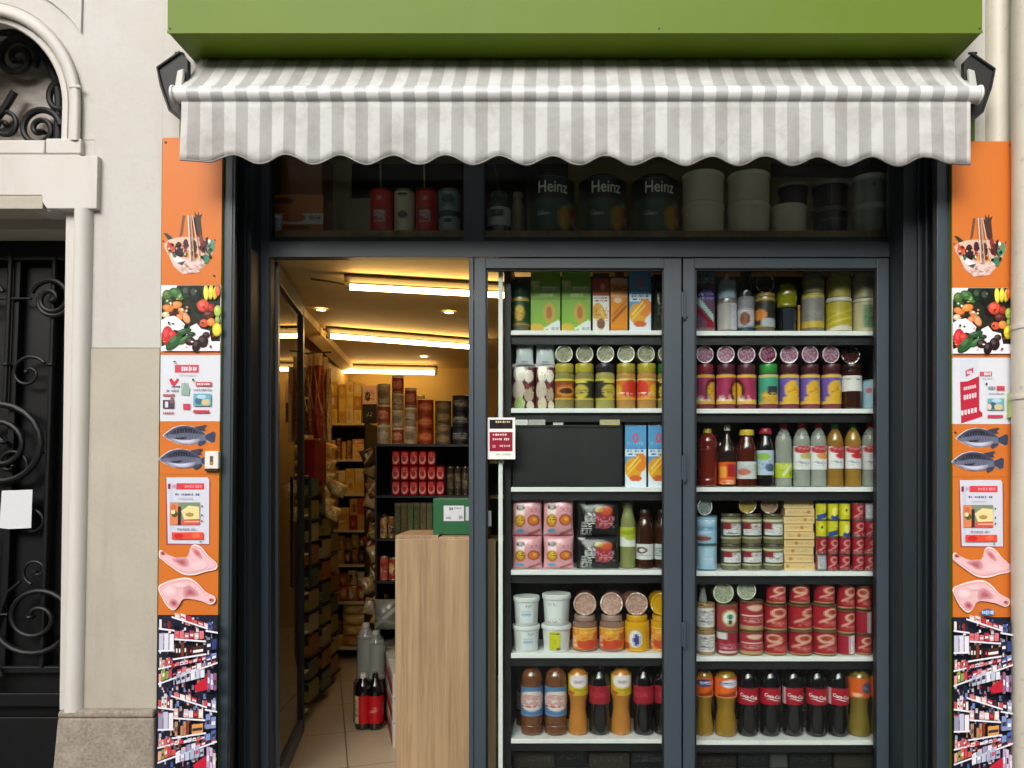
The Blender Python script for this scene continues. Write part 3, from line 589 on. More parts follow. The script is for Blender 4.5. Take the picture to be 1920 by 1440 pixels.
    def goods(xa_, xb_, yl0, yl1, h, cols, n):
        for k in range(n):
            f0 = k/n; f1 = (k+.86)/n; hh = h*R.uniform(.6,1)
            xx0 = xa_+(xb_-xa_)*f0; xx1 = xa_+(xb_-xa_)*f1; y0_ = yl0+(yl1-yl0)*f0; y1_ = yl0+(yl1-yl0)*f1
            a.poly([(xx0,y0_),(xx0,y0_-hh),(xx1,y1_-hh),(xx1,y1_)], R.choice(cols))
            if R.random() < .6: a.poly([(xx0+1,y0_-hh*.3),(xx0+1,y0_-hh*.6),(xx1-1,y1_-hh*.6),(xx1-1,y1_-hh*.3)], R.choice(('e8e4ee','f3ecec','d7465a','3a3440')))
    reds = ('b9323f','d9737a','e0b9b4','8d2a2f','e8dcdc','c75a4d','2c2230'); blues = ('4a63a8','7f93c8','33407a','a9b4d6','23283c'); oran = ('d99a55','c9714a','4b2b26','e4b878','20181a'); whit = ('dcdcea','c3c3d8','eae6ee','9a94b0')
    for k in range(420):
        xx = R.uniform(306,412); yy = R.uniform(1156,1480); ww = R.uniform(2,6); a.rect(xx,yy,xx+ww,min(yy+R.uniform(3,11),1500),R.choice(reds+blues+blues+oran+whit+whit+('15171f','2c3044')))
    for rep in range(3):
        oy = 1153+rep*148
        if oy > 1440: break
        def bar(xa_, ya_, xb_, yb_, w=3.2): a.poly([(xa_,oy+ya_),(xa_,oy+ya_+w),(xb_,oy+yb_+w),(xb_,oy+yb_)], 'e9e9f2')
        goods(307,334,oy+25,oy+27,20,reds,5); bar(306,24,336,28)
        goods(336,402,oy+5,oy+26,12,reds,6); bar(330,2,404,26)
        goods(398,416,oy+28,oy+31,24,blues,2); bar(394,28,417,32)
        goods(336,392,oy+44,oy+45,17,reds,6); bar(336,44,395,48)
        goods(307,336,oy+66,oy+65,32,whit,3); bar(306,66,336,65); goods(396,416,oy+66,oy+64,30,blues,2)
        goods(338,370,oy+79,oy+76,27,('2b1a18','7d3a25','b98a63','15100f'),6); goods(370,394,oy+76,oy+73,20,oran,1); bar(332,82,396,72)
        goods(308,334,oy+99,oy+94,19,('c9606a','e09a9a','b04a50','d8b0a8'),5); bar(306,100,340,92)
        goods(330,396,oy+98,oy+84,8,reds+whit,8); goods(396,416,oy+90,oy+84,18,blues,2)
        goods(307,332,oy+126,oy+116,22,('d9663c','c4404a','8ca04a','e0a090'),4); goods(332,416,oy+116,oy+92,12,whit+reds,9); bar(306,128,417,88)
        goods(340,394,oy+130,oy+116,24,('c3c8dc','dfe2ee','aab2ce'),6); a.poly([(372,oy+134),(396,oy+116),(400,oy+140),(380,oy+144)], 'c02338'); goods(398,416,oy+138,oy+142,44,('b9a0c4','d3c0d8','8a5f88'),3)
    a.done()
    scr = ((311,267),(404,517)) if side == 'l' else ((414,265),(310,806))
    for x, y in scr:
        p = P(*T(x, y), Y); q = MB(); q.lathe([(.001,-.004),(.005,-.003),(.0055,0)], 10, '3b2a22', M=Matrix.Translation(p) @ Matrix.Rotation(-pi/2,4,'X')); rel(q.build('screw', M['plastic'], t), t)
    for x, y in ((306,452),(403,450)):
        p = P(*T(x+2, y), Y); q = MB(); q.lathe([(.001,-.003),(.0035,-.002),(.0035,0)], 8, '241c18', M=Matrix.Translation(p) @ Matrix.Rotation(-pi/2,4,'X')); rel(q.build('screw', M['plastic'], t), t)
    return t
ad_panel('l'); ad_panel('r')
ic = thing('doorbell', 'small white doorbell plate fixed over the lower fish picture', 'doorbell', loc=P(lean(402,881),881,-.03))
q = MB(); q.prect(389,846,415,879,-.045,-.022,'e4e0d6'); rel(q.build('case', M['plastic'], ic, bevel=.004), ic)
q = MB(); q.prect(389.5,879,414.5,883,-.04,-.022,'3a2a1c'); rel(q.build('base', M['plastic'], ic), ic)
q = MB(); q.prect(399,855,405,872,-.0462,-.045,'5b5245'); q.prect(400,866,404,871,-.0468,-.046,'b98b4a'); rel(q.build('name_tag', M['plastic'], ic), ic)
# card stuck on the window
cd = thing('window_card', 'black and red printed card stuck inside the window beside the door', 'card', loc=P(940,861,FY+.018))
q = MB(); q.prect(913,783,966,861,FY+.016,FY+.018,'e9e9e6',L=False); rel(q.build('card', M['paper'], cd), cd)
a = Art('card_print', cd, FY+.016, lambda x, y: (x, y))
a.rect(918,787,961,804,'17120f').scr(921,789,958,793,'cdbf95',9,2).rect(918,810,961,846,'8e1630').scr(924,813,950,817,'e6cfd2',6,4).scr(924,821,955,826,'ecdde0',9,7).scr(923,833,930,841,'c98a94',2,3).scr(936,834,957,838,'dfb9c0',5,8).scr(930,850,958,853,'a9c49a',7,5)
a.done()
# ------------------------------------------------------------------ product builders: each returns [(part name, mesh builder, material, [sub-parts])]
def pat(base, shapes=()):
    shapes = list(shapes)
    def f(u, v, j=0):
        c = base
        for s in shapes:
            k = s[0]
            if k == 'r':
                if s[1] <= u <= s[2] and s[3] <= v <= s[4]: c = s[5]
            elif k == 'e':
                if ((u-s[1])/s[3])**2+((v-s[2])/s[4])**2 <= 1: c = s[5]
            elif k == 'g':      # lower left to upper right diagonal band
                if s[1] <= u <= s[2] and abs(v-(s[3]+(u-s[1])/(s[2]-s[1])*(s[4]-s[3]))) < s[5]: c = s[6]
            elif k == 'n':      # lines of small print
                if s[1] <= u <= s[2] and s[3] <= v <= s[4]:
                    rw = v*19+s[6]*.37; fr_ = rw-math.floor(rw)
                    if fr_ < .62:
                        h = sin(math.floor(u*17+math.floor(rw)*.37+40)*12.9898+math.floor(rw)*78.233+s[6]*3.7)*43758.5453
                        if h-math.floor(h) < s[7]*1.25: c = s[5]
        return c
    return f
FACE = Matrix.Rotation(-pi/2, 4, 'X')
_tc = {}
def text_geo(body, size, shear=0, bold=0):
    key = (body, size, shear, bold)
    if key in _tc: return _tc[key]
    cu = bpy.data.curves.new('writing', 'FONT'); cu.body = body; cu.size = size; cu.shear = shear; cu.align_x = 'CENTER'; cu.align_y = 'CENTER'; cu.offset = bold; cu.resolution_u = 3
    o = bpy.data.objects.new('writing', cu); COL.objects.link(o); dg = bpy.context.evaluated_depsgraph_get(); dg.update()
    me = o.evaluated_get(dg).to_mesh(); vs = [tuple(v.co) for v in me.vertices]; fs = [tuple(p.vertices) for p in me.polygons]
    o.evaluated_get(dg).to_mesh_clear(); bpy.data.objects.remove(o); bpy.data.curves.remove(cu)
    _tc[key] = (vs, fs); return vs, fs
def wrap_text(mb, body, size, r, z, col, shear=0, bold=0, rot=0, sx=1, slope=0):
    vs, fs = text_geo(body, size, shear, bold)
    if r: out = [((r)*sin(x*sx/r+rot), -(r)*cos(x*sx/r+rot), z+y+slope*x) for x, y, _ in vs]
    else: out = [(x*sx+rot, 0, z+y+slope*x) for x, y, _ in vs]
    mb.add(out, fs, col); return mb
def band(r, z0, z1, p, rows=14, seg=36, u0=0, taper=1):
    q = MB(); rows = 20; seg = 44
    q.lathe([(r*(1+(taper-1)*k/rows), z0+(z1-z0)*k/rows) for k in range(rows+1)], seg, lambda u, v, i: aa(p, u*.85, v, 1.7/seg*2, .5/rows) if abs(u) < 1.06 else p(max(-1,min(1,u*.85)), v), cap=False)
    if u0: q.v = [(x*cos(u0)-y*sin(u0), x*sin(u0)+y*cos(u0), z) for x, y, z in q.v]
    return q
def jar(w, h, body, lid, p, lab=(.14,.66), lidf=.2, mat='glossy', neck=.9, inner=None, collar=None, rnd=.0):
    r = w/2; zl = h*(1-lidf)
    pr = [(r*.86,0),(r*.97,h*.02),(r,h*.05),(r,h*.72*(1-lidf)/.8),(r*.97,h*.78*(1-lidf)/.8),(r*neck,zl-h*.015),(r*neck,zl)]
    q = MB(); q.lathe(pr, 28, body)
    l = MB(); lr = r*min(1, neck+.06)
    l.lathe([(lr*.97,zl),(lr,zl+h*.01),(lr,h*.97),(lr*.95,h)], 28, lid)
    for k in range(28): pass
    out = [('body', q, mat, []), ('lid', l, 'pack', [])]
    if p: out.append(('label', band(r*1.006, h*lab[0], h*lab[1], p, u0=rnd), 'pack', []))
    return out
def can(w, h, p, rnd=0, rim='b9a98a'):
    r = w/2; q = MB(); q.lathe([(r*.92,0),(r,h*.015),(r,h*.05),(r*.97,h*.06),(r*.97,h*.94),(r,h*.95),(r,h*.985),(r*.93,h),(r*.9,h*.97),(.001,h*.965)], 28, rim)
    return [('body', q, 'tin', []), ('label', band(r*.985, h*.06, h*.94, p, 18, 40, rnd), 'pack', [])]
BP = {'cola': [(.0,0),(.7,.0),(.93,.02),(1,.06),(1,.2),(.95,.28),(.9,.36),(.95,.42),(1,.44),(1,.665),(.98,.70),(.88,.78),(.66,.85),(.42,.90),(.32,.925),(.32,.94)],
      'hour': [(.0,0),(.75,.0),(.95,.02),(1,.06),(.98,.16),(.86,.27),(.78,.37),(.82,.45),(.95,.53),(1,.56),(1,.76),(.96,.81),(.84,.86),(.55,.91),(.34,.93),(.34,.945)],
      'ribs': [(.0,0),(.8,.0),(.97,.02),(1,.05),(1,.12),(.94,.14),(1,.16),(1,.2),(.97,.22),(.97,.62),(1,.64),(.94,.66),(1,.68),(.95,.72),(1,.74),(.94,.8),(.8,.87),(.5,.92),(.34,.935),(.34,.95)],
      'water': [(.0,0),(.85,.0),(1,.02),(1,.1),(.96,.12),(1,.14),(.97,.2),(.97,.56),(1,.58),(.96,.61),(1,.64),(.96,.67),(1,.7),(.88,.78),(.66,.86),(.4,.92),(.34,.94),(.34,.955)],
      'wide': [(.0,0),(.85,.0),(1,.02),(1,.45),(.97,.5),(.97,.62),(.9,.72),(.74,.8),(.62,.86),(.6,.90),(.6,.93)],
      'sauce': [(.0,0),(.85,.0),(1,.02),(1,.52),(.95,.6),(.7,.7),(.42,.78),(.3,.85),(.26,.93),(.3,.94)]}
def bottle(w, h, kind, body, cap, p, lab=(.44,.66), mat='glossy', capr=None, txt=None, rnd=0, liquid=None, capw=1.12):
    r = w/2; pr = [(a*r if a else .0005, z*h) for a, z in BP[kind]]; q = MB(); q.lathe(pr, 30, body)
    out = [('body', q, mat, [])]; cr = BP[kind][-1][0]*r*capw; zc = BP[kind][-1][1]*h
    c = MB(); c.lathe([(cr,zc-h*.03),(cr*1.02,zc-h*.02),(cr,h*.985),(cr*.9,h)], 20, cap); out.append(('cap', c, 'pack', []))
    if liquid:
        q2 = MB(); lp = [(a*.955, z*.995+.0015) for a, z in pr if z < h*liquid[1]]; lp.append((lp[-1][0], h*liquid[1])); q2.lathe(lp, 26, liquid[0]); out.append(('liquid', q2, 'glossy', []))
    if p:
        b = band(r*1.008, h*lab[0], h*lab[1], p, 16, 40, rnd)
        if txt: wrap_text(b, txt[0], txt[1]*w, r*1.02, h*(lab[0]+lab[1])/2+(txt[6] if len(txt) > 6 else 0)*h, txt[2], txt[3], txt[4]*w, 0, .9, txt[5])
        if txt and txt[0].startswith('Coca'):
            pts = [((x)*w, -.16*w-.05*w*sin(x*7)) for x in [(-.36+.72*k/12) for k in range(13)]]
            n = len(pts); vs = [(r*1.02*sin(x/r), -r*1.02*cos(x/r), h*.55+z) for x, z in pts]+[(r*1.02*sin(x/r), -r*1.02*cos(x/r), h*.55+z+.035*w*sin(pi*k/12)+.004*w) for k, (x, z) in enumerate(pts)]
            b.add(vs, [(i, i+1, n+i+1, n+i) for i in range(n-1)], txt[2])
        out.append(('label', b, 'pack', []))
    return out
def carton(w, h, d, p, side, top='flat', mat='pack', gable=None):
    q = MB(); q.box((-w/2,0,0),(w/2,d,h if not gable else h*.93), side)
    if gable:
        z1 = h*.93; q.add([(-w/2,0,z1),(w/2,0,z1),(w/2,d,z1),(-w/2,d,z1),(-w/2,d*.45,h),(w/2,d*.45,h)], [(0,1,5,4),(2,3,4,5),(1,2,5),(3,0,4)], gable)
    s = MB(); s.sheet(lambda u, v: (-w/2+w*u, -.0006, h*(.93 if gable else 1)*v), 30, 42, p, False)
    return [('body', q, mat, []), ('front_print', s, mat, [])]
def pouch(w, h, d, p, back='888'):
    def fn(u, v):
        e = (max(0, sin(pi*u))**.45)*(max(0, sin(pi*v))**.4)
        return (-w/2*(1-.05*sin(pi*v))+w*(1-.05*sin(pi*v))*u, -d/2*e+.004*sin(9*u+5*v)*e, h*v)
    q = MB(); q.sheet(fn, 34, 34, p)
    q.sheet(lambda u, v: (lambda t: (t[0], -t[1]+.001, t[2]))(fn(u, v)), 10, 10, back)
    return [('wrapper', q, 'foil', [])]
def tub(w, h, col, lidc, p=None, lab=(.15,.8), u=(-.6,.6), tp=.80):
    r = w/2; q = MB(); q.lathe([(r*tp,0),(r*(tp+.03),h*.02),(r*(.93 if tp < .9 else .97),h*.86)], 28, col)
    l = MB(); l.lathe([(r*.97,h*.84),(r,h*.85),(r,h*.97),(r*.95,h),(r*.9,h*.985),(.001,h*.98)], 28, lidc)
    out = [('tub', q, 'plastic', []), ('lid', l, 'plastic', [])]
    if p:
        s = MB(); n = 18
        def fn(a, b): ang = (u[0]+(u[1]-u[0])*a); rr = r*(.845+.095*(lab[0]+(lab[1]-lab[0])*b))*1.012; return (rr*sin(ang), -rr*cos(ang), h*(lab[0]+(lab[1]-lab[0])*b))
        s.sheet(fn, n, 14, p); out.append(('label', s, 'pack', []))
    return out
def lying(w, L, rim, inner, side, tint=None, seed=0):     # container on its side, base towards the window
    r = w/2; R = random.Random(seed); q = MB()
    def c(u, v, i):
        if i <= 1: return rim if R.random() < .8 else 'f2f2ee'
        return inner if R.random() < .55 else tint or inner
    prof = [(r*.99,0),(r*.96,-.002),(r*.86,-.001),(r*.8,.006),(r*.6,.0075),(r*.4,.006),(r*.2,.0075),(.001,.007)]
    q.lathe(prof, 24, c, FACE, cap=False); b = MB(); b.lathe([(r*.99,0),(r,.006),(r,L*.8),(r*.88,L*.85),(r*.88,L)], 24, side, FACE, cap=False)
    for mb in (q, b): mb.v = [(x, y, z+r) for x, y, z in mb.v]
    return [('base', q, 'glossy', []), ('body', b, 'glossy', [])]

_cache = {}
ORD = ['','first','second','third','fourth','fifth','sixth','seventh','eighth','ninth','tenth']
def put(name, label, cat, group, parts, loc, rz=0):
    t = thing(name, label, cat, group, loc, rz)
    for pn, mb, m, subs in parts:
        key = id(mb)
        if key not in _cache: _cache[key] = (mb.mesh(pn, M[m]), mb)
        o = bpy.data.objects.new(pn, _cache[key][0]); COL.objects.link(o); o.parent = t
    return t
M['backing'] = mat('olive_grey_backing', '3a382f', .6, noise=[(5, .6, '23221d', .4, .65), (14, .5, '54503f', .6, .75)])
IY = .50      # middle of the front row on the display shelves
SH = {}
# ------------------------------------------------------------------ display shelving
SF = .41
ds = thing('display_shelving', 'black shop display shelving with white shelf edges behind folding windows', 'shelving', loc=(PX(960,SF), SF, 0))
ysL = [618,764,912,1068,1224,1384]; ysR = [619,765,912,1070,1230,1387]
for side, ys, xa_, xb_ in (('L', ysL, 958, 1268), ('R', ysR, 1296, 1660)):
    for i, y in enumerate(ys):
        z1 = PZ(y+1.5, SF); q = MB(); q.box((PX(xa_,SF), SF, z1-.024),(PX(xb_,SF), SF+.33, z1)); rel(q.build('shelf', M['shelf'], ds, bevel=.002), ds)
        SH[side, i] = z1
        q = MB(); q.box((PX(xa_,SF), SF+.02, z1-.07),(PX(xb_,SF), SF+.04, z1-.0245)); q.build('bracket_rail', M['dark'], ds.children[-1])
for x in (945, 1270, 1655):
    q = MB(); q.box((PX(x,SF), SF-.0, .02),(PX(x+13,SF), SF+.35, 2.80)); rel(q.build('side_panel', M['dark'], ds, bevel=.002), ds)
q = MB(); q.box((PX(945,SF), SF+.352, .02),(PX(1668,SF), SF+.36, 2.80)); rel(q.build('back_panel', M['backing'], ds), ds)
q = MB(); q.box((PX(958,SF), SF+.03, .02),(PX(1655,SF), SF+.05, .12)); rel(q.build('kickboard', M['dark'], ds), ds)
q = MB(); q.box((PX(935,FY+.07), FY+.055, .02),(PX(943,FY+.07), FY+.075, 2.78)); tag(q.build('white_trim_strip', M['shelf'], bevel=.002), 'narrow vertical white strip behind the glass left of the display shelves', 'trim strip')
cable = MB(); cable.tube([P(x,y,FY+.07) for x, y in ((941,530),(939,600),(943,700),(940,740),(934,765),(926,790),(935,880),(938,900),(930,915))], .002, 6, '15130f'); tag(cable.build('cable', M['plastic']), 'thin dark cable running down beside the white trim strip', 'cable')
q = MB(); q.prect(913,958,921,987,FY+.08,FY+.10,'d9dbe2',L=False); tag(q.build('switch', M['plastic'], bevel=.003), 'small white switch behind the glass below the window card', 'switch')

WIN = {'L':'left display window', 'R':'right display window'}
_JR = random.Random(99)
def item(side, sh, x0, x1, ytop, desc, name, cat, group, fn, pos, zb=None, Y=IY, rz=0, key=None):
    """fn(w,h) -> parts; extents in photo pixels at the row's depth"""
    w = (x1-x0)*(D+Y)/F*.985; z = SH[side, sh]+.0005 if zb is None else zb; h = PZ(ytop, Y)-z
    k = (key, round(w,3), round(h,3)) if key else None
    if k and k in _cache: parts = _cache[k]
    else:
        parts = fn(w, h)
        if k: _cache[k] = parts
    lb = f"{desc}, {pos}" if pos else desc
    put(name, lb, cat, group, parts, (PX((x0+x1)/2+_JR.uniform(-.5,.5), Y), Y+_JR.uniform(-.004,.006), z), rz+(_JR.uniform(-.2,.2) if cat in ('jar','can','bottle','tub') else _JR.uniform(-.03,.03)))
    return z+h
def nth(i, side, sh): return f"{ORD[i]} from left on {ORD[sh+1]} {'left' if side == 'L' else 'right'} shelf"

# ---- left window, top shelf
s0 = 'top shelf of left window'
item('L',0,960,994,536,'dark green jar with green lid and gold label','jar','jar','top shelf goods',lambda w,h: jar(w,h,'6f6a5c','20402a',pat('1d4a2f',[('r',-1,1,.9,1,'b79f4a'),('r',-1,1,0,.08,'a08c40'),('e',0,.45,.32,.3,'c08f2c'),('n',-.3,.3,.2,.7,'d9c25a',1,.5)]),(.14,.70),.26,neck=.95),f'leftmost on {s0}')
gb = pat('86b83a',[('e',-.7,.9,.35,.16,'cfe08e'),('n',-.9,-.4,.7,1,'e8f0b8',2,.4),('r',-1,1,.86,1,'7fae38'),('n',-.3,.9,.70,.78,'eef4dc',3,.75),('r',-1,1,.55,.57,'6ea02c'),('n',-.6,.5,.58,.65,'d5e6a0',4,.7),('e',.25,.33,.42,.17,'c9a83c'),('e',.25,.33,.2,.1,'b5702c'),('e',.9,.05,.75,.14,'e2eaf0'),('e',-.6,.07,.5,.09,'d8b638'),('g',-.1,.9,.06,.2,.02,'f1f0e4'),('n',.4,.9,.02,.08,'3f6a2a',5,.6)])
for k, (a_, b_) in enumerate(((995,1051),(1053,1108))): item('L',0,a_,b_,510,'tall lime green carton with bowl picture','carton','carton','lime green cartons',lambda w,h: carton(w,h,.06,gb,'7fb038'),['beside the green jar','beside the cinnamon box'][k],Y=IY-.02,key='gb')
item('L',0,1111,1142,512,'narrow white and red fruit box','box','box','top shelf goods',lambda w,h: carton(w,h,.05,pat('ece6e0',[('r',-1,1,.62,.9,'c9502f'),('r',-1,1,.9,1,'4a3a34'),('e',.2,.77,.3,.06,'e8a590'),('n',-.8,.8,.5,.6,'8a6a5a',3,.6),('e',-.4,.36,.7,.14,'d9a63a'),('e',.1,.3,.6,.1,'e0bb55'),('e',0,.15,.5,.09,'7c4a30'),('n',-.9,.9,.2,.42,'b5762c',4,.35)]),'d8cfc8'),f'fourth from left on {s0}',Y=IY-.02)
item('L',0,1145,1177,500,'orange packet bottle with brown cap','bottle','bottle','top shelf goods',lambda w,h: carton(w,h*.82,.05,pat('e8922c',[('r',-1,1,.9,1,'d8b89a'),('n',-.8,.8,.76,.86,'7a4a34',3,.6),('r',-1,1,.66,.7,'f3c79a'),('e',-.2,.6,.5,.05,'f0d0b0'),('g',-.9,.9,.2,.5,.035,'a35a26'),('g',-.9,.9,.3,.6,.03,'c97a34'),('r',-1,1,0,.08,'c98a30')]),'d8862c')+[('cap',MB().lathe([(w*.28,h*.82),(w*.28,h*.97),(w*.2,h)],16,'6a4630'),'pack',[])],f'fifth from left on {s0}',Y=IY-.02)
ob = pat('5b9fd4',[('r',-1,1,0,.09,'e6ecf2'),('e',0,.12,1.3,.36,'dfeaf4'),('r',-1,1,.5,.62,'d8e8f5'),('n',-.8,.8,.5,.64,'2d5f93',3,.55),('e',-.2,.3,.8,.18,'e9a62c'),('e',.45,.4,.6,.15,'e8862a'),('g',-.8,.5,.2,.45,.02,'f6d24a'),('g',-.8,.3,.28,.5,.02,'f8e070'),('e',0,.14,.6,.05,'d4622a'),('e',0,.8,.3,.08,'cf5a6a'),('e',0,.8,.15,.04,'5b9fd4'),('n',-.9,.9,.68,.75,'a8cdeb',2,.3)])
item('L',0,1180,1221,507,'blue and white juice carton with orange fruit','carton','carton','blue juice cartons',lambda w,h: carton(w,h,.07,ob,'4f92c8'),f'on {s0}',Y=IY-.02)
item('L',0,1224,1262,514,'dark seed packet behind the frame edge','packet','packet','top shelf goods',lambda w,h: pouch(w,h,.05,pat('23261f',[('n',-.5,1,.1,.7,'8a8a6a',3,.12),('e',-.4,.8,.4,.05,'6a6440')]),'222'),f'rightmost on {s0}')
# ---- left window, second shelf
nut = lambda sd: pat('5c2a2e',[('e',-.3,.78,.5,.2,'d9cfc0'),('e',.5,.72,.4,.14,'e4dacb'),('e',-.4,.42,.55,.2,'cbbfae'),('e',.5,.32,.4,.16,'b7a48e'),('e',-.3,.12,.45,.15,'a9c47a' if sd else 'd8ccb0'),('e',.6,.08,.3,.1,'d9d2b8'),('e',.4,.5,.2,.07,'7d3e3e'),('r',-1,1,.92,1,'e0d8d6'),('n',-1,1,0,.9,'e8dccb' if sd else '8d4a48',sd,.06)])
item('L',1,958,1004,682,'clear bag of pale sugared almonds on brown print','pouch','pouch','nut bags',lambda w,h: pouch(w,h,.06,nut(1),'5c2a2e'),'leftmost on second left shelf')
zt_ = item('L',1,1003,1041,682,'maroon bag printed with cut fruit and white label','pouch','pouch','nut bags',lambda w,h: pouch(w,h,.06,nut(0),'5c2a2e'),'second from left on second left shelf')
for k,(a_,b_) in enumerate(((967,1001),(1004,1040))): item('L',1,a_,b_,641,'plain white packet lying on top of '+('the almond bag','the maroon bag')[k],'packet','packet','white packets',lambda w,h: pouch(w,h,.05,pat('c9d4d6',[('e',0,.7,.15,.03,'5a6a70'),('r',-.3,.4,.12,.16,'8a9aa0')]),'b9c4c6'),'',zb=zt_-.012,Y=IY-.01)
lab_y = lambda: pat('8c4a22',[('r',-1,1,.9,1,'d8c83e'),('e',0,.42,.6,.26,'d08a2c'),('e',0,.42,.4,.14,'4c2016'),('g',-.8,.8,.6,.75,.05,'b3542c'),('r',-1,1,0,.1,'c7a53a')])
lab_k = lambda s: pat('33312a',[('r',-1,1,.9,1,'d0be44'),('e',-.25*s,.4,.45,.33,'bfae45'),('n',-.6,.5,.3,.5,'2a2a22',3,.5),('r',-1,1,0,.08,'cdb93e'),('e',-.3*s,.85,.4,.06,'d8cc60')])
lab_r = lambda s: pat('d9772a',[('r',-1,1,.92,1,'e2d080'),('e',.35*s,.5,.5,.45,'c93a22'),('e',-.5*s,.45,.3,.3,'e8b23a'),('n',-.6,.6,.1,.4,'e9e0d0',3,.25),('r',-1,1,0,.12,'e0a23a')])
rowB = [(1058,'b0a23a','yellow lid and orange swirl label',lab_y(),'8f8450'),(1096,'b3a537','yellow lid and black olive label',lab_k(1),'8f8450'),(1135,'2c262c','black lid and black lemon label',lab_k(-1),'a09a58'),(1174,'a99a30','yellow lid, red label on the right',lab_r(1),'b98a4a'),(1212,'b5a42e','yellow lid, red label on the left',lab_r(-1),'b98a4a'),(1251,'2f7a3c','green lid, half behind the frame',lab_k(1),'8f8450')]
for k, (c_, lid, ds_, p_, b_) in enumerate(rowB):
    zt_ = item('L',1,c_-18.5,c_+18.5,683,'jar with '+ds_,'jar','jar','jars with yellow lids',lambda w,h: jar(w,h,b_,lid,p_,(.2,.66),.2),f'on second left shelf')
    item('L',1,c_-17,c_+17,647,'pale see-through jar lying base forward on the '+('jar with orange swirl label','jar with black olive label','black-lidded lemon jar','first red-labelled jar','second red-labelled jar','green-lidded jar')[k],'jar','jar','jars lying on the second left shelf row',lambda w,h: lying(w,.13,'c9cbb8','8f8f78','8a8470','a9a98f',k),'',zb=zt_+.0005,Y=IY-.05)
# ---- left window, third shelf
t = item('L',2,960,1168,797,'black flat plastic case with embossed front, lying on the third left shelf','storage_case','case',None,lambda w,h: [('shell',MB().box((-w/2,0,0),(w/2,.2,h),'131516'),'dark',[]),('front',MB().box((-w/2+.012,-.006,.022),(w/2-.02,0,h-.018),'17191a').box((-w/2+.03,-.0075,h*.62),(w/2-.05,-.006,h*.635),'3a3d3f').box((-w*.1,-.0075,h*.5),(w*.2,-.006,h*.515),'3a3d3f').box((w*.2,-.0075,h*.1),(w*.205,-.006,h*.62),'3a3d3f'),'dark',[]),('rim',MB().box((-w/2,-.008,.006),(w/2,-.001,.014),'2b2e30').box((-w/2,-.008,h-.012),(w/2,-.001,h-.006),'2b2e30'),'dark',[])],'',Y=IY-.07)
for a_, b_, c_, n_, l_ in ((967,990,'d8dad6','box','small white box on the left end of the black case'),(991,1023,'b9bab2','box','flat grey-white box beside the small white box on the black case'),(1037,1056,'cfcfc6','card_pack','thin white card pack lying midway along the black case'),(1124,1162,'c2b88a','box','flat cream box on the right end of the black case')):
    item('L',2,a_,b_,787 if c_ != 'cfcfc6' else 792,l_,n_,'box','small boxes on the black case',lambda w,h: carton(w,h,.05,pat(c_,[('n',-.8,.8,.3,.7,'77756a',3,.3)]),c_),'',zb=t+.0005,Y=IY-.068)
for k,(a_,b_) in enumerate(((1172,1212),(1215,1255))): item('L',2,a_,b_,790,'tall blue and white juice carton with oranges','carton','carton','blue juice cartons',lambda w,h: carton(w,h,.07,ob,'4f92c8',gable='d5dee6'),['just right of the black case','cut off by the frame'][k],Y=IY-.04,key='obg')
# ---- left window, fourth shelf
pink = pat('dfa3ab',[('r',-1,1,.93,1,'c98a93'),('e',-.45,.62,.3,.14,'efd9cf'),('e',-.42,.76,.3,.08,'352a2a'),('e',-.45,.40,.38,.17,'b5762c'),('e',-.45,.42,.26,.12,'dcb23a'),('n',-.7,-.2,.32,.5,'4d3a2a',3,.3),('e',.48,.42,.42,.15,'a3442e'),('e',.48,.42,.34,.11,'dc7a34'),('e',.55,.44,.15,.05,'efb24a'),('n',.1,.9,.62,.74,'a5525c',4,.4),('e',-.45,.14,.28,.05,'5b9ec9'),('g',.1,.9,.04,.16,.04,'b5606a')])
blk = pat('1c1c1e',[('n',-.8,-.3,.05,.4,'c9c9c6',3,.6),('e',-.35,.5,.3,.18,'bfc1c0'),('n',-.6,-.1,.3,.75,'1b1b1c',5,.4),('e',.3,.5,.42,.3,'9c3440'),('e',.4,.72,.3,.12,'c8542c'),('e',.05,.75,.2,.08,'b0903a'),('n',-.1,.8,.25,.55,'d89aa0',6,.4),('r',-.9,-.6,.9,.95,'aaa')])
for c in range(2):
    zb_ = None
    for lv in range(2):
        a_, b_ = ((960,1017),(1018,1076))[c]
        zb_ = item('L',3,a_,b_,1004 if lv == 0 else 934-c*2,f"pink printed noodle pack, {('bottom','top')[lv]} {('left','right')[c]} of the four",'noodle_pack','pack','pink noodle packs',lambda w,h: pouch(w,h,.09,pink,'d8989f'),'fourth left shelf',zb=zb_,Y=IY-.02,key='pink')
zb_ = None
for lv in range(2): zb_ = item('L',3,1080,1161,1005 if lv == 0 else 938,f"black printed noodle pack with red picture, {('lower','upper')[lv]} of the pair",'noodle_pack','pack','black noodle packs',lambda w,h: pouch(w,h,.09,blk,'1a1a1c'),'',zb=zb_,Y=IY-.02,key='blk')
item('L',3,1162,1192,940,'bottle of pale yellow cordial with lime and white label','bottle','bottle','fourth shelf bottles',lambda w,h: bottle(w,h,'wide','7f8450','5d5c40',pat('b9bb35',[('r',-1,1,0,.5,'dfe3dc'),('e',0,.72,.5,.12,'8fa02c'),('e',.2,.45,.4,.12,'a9b53a')]),(.33,.62)),'right of the black noodle packs')
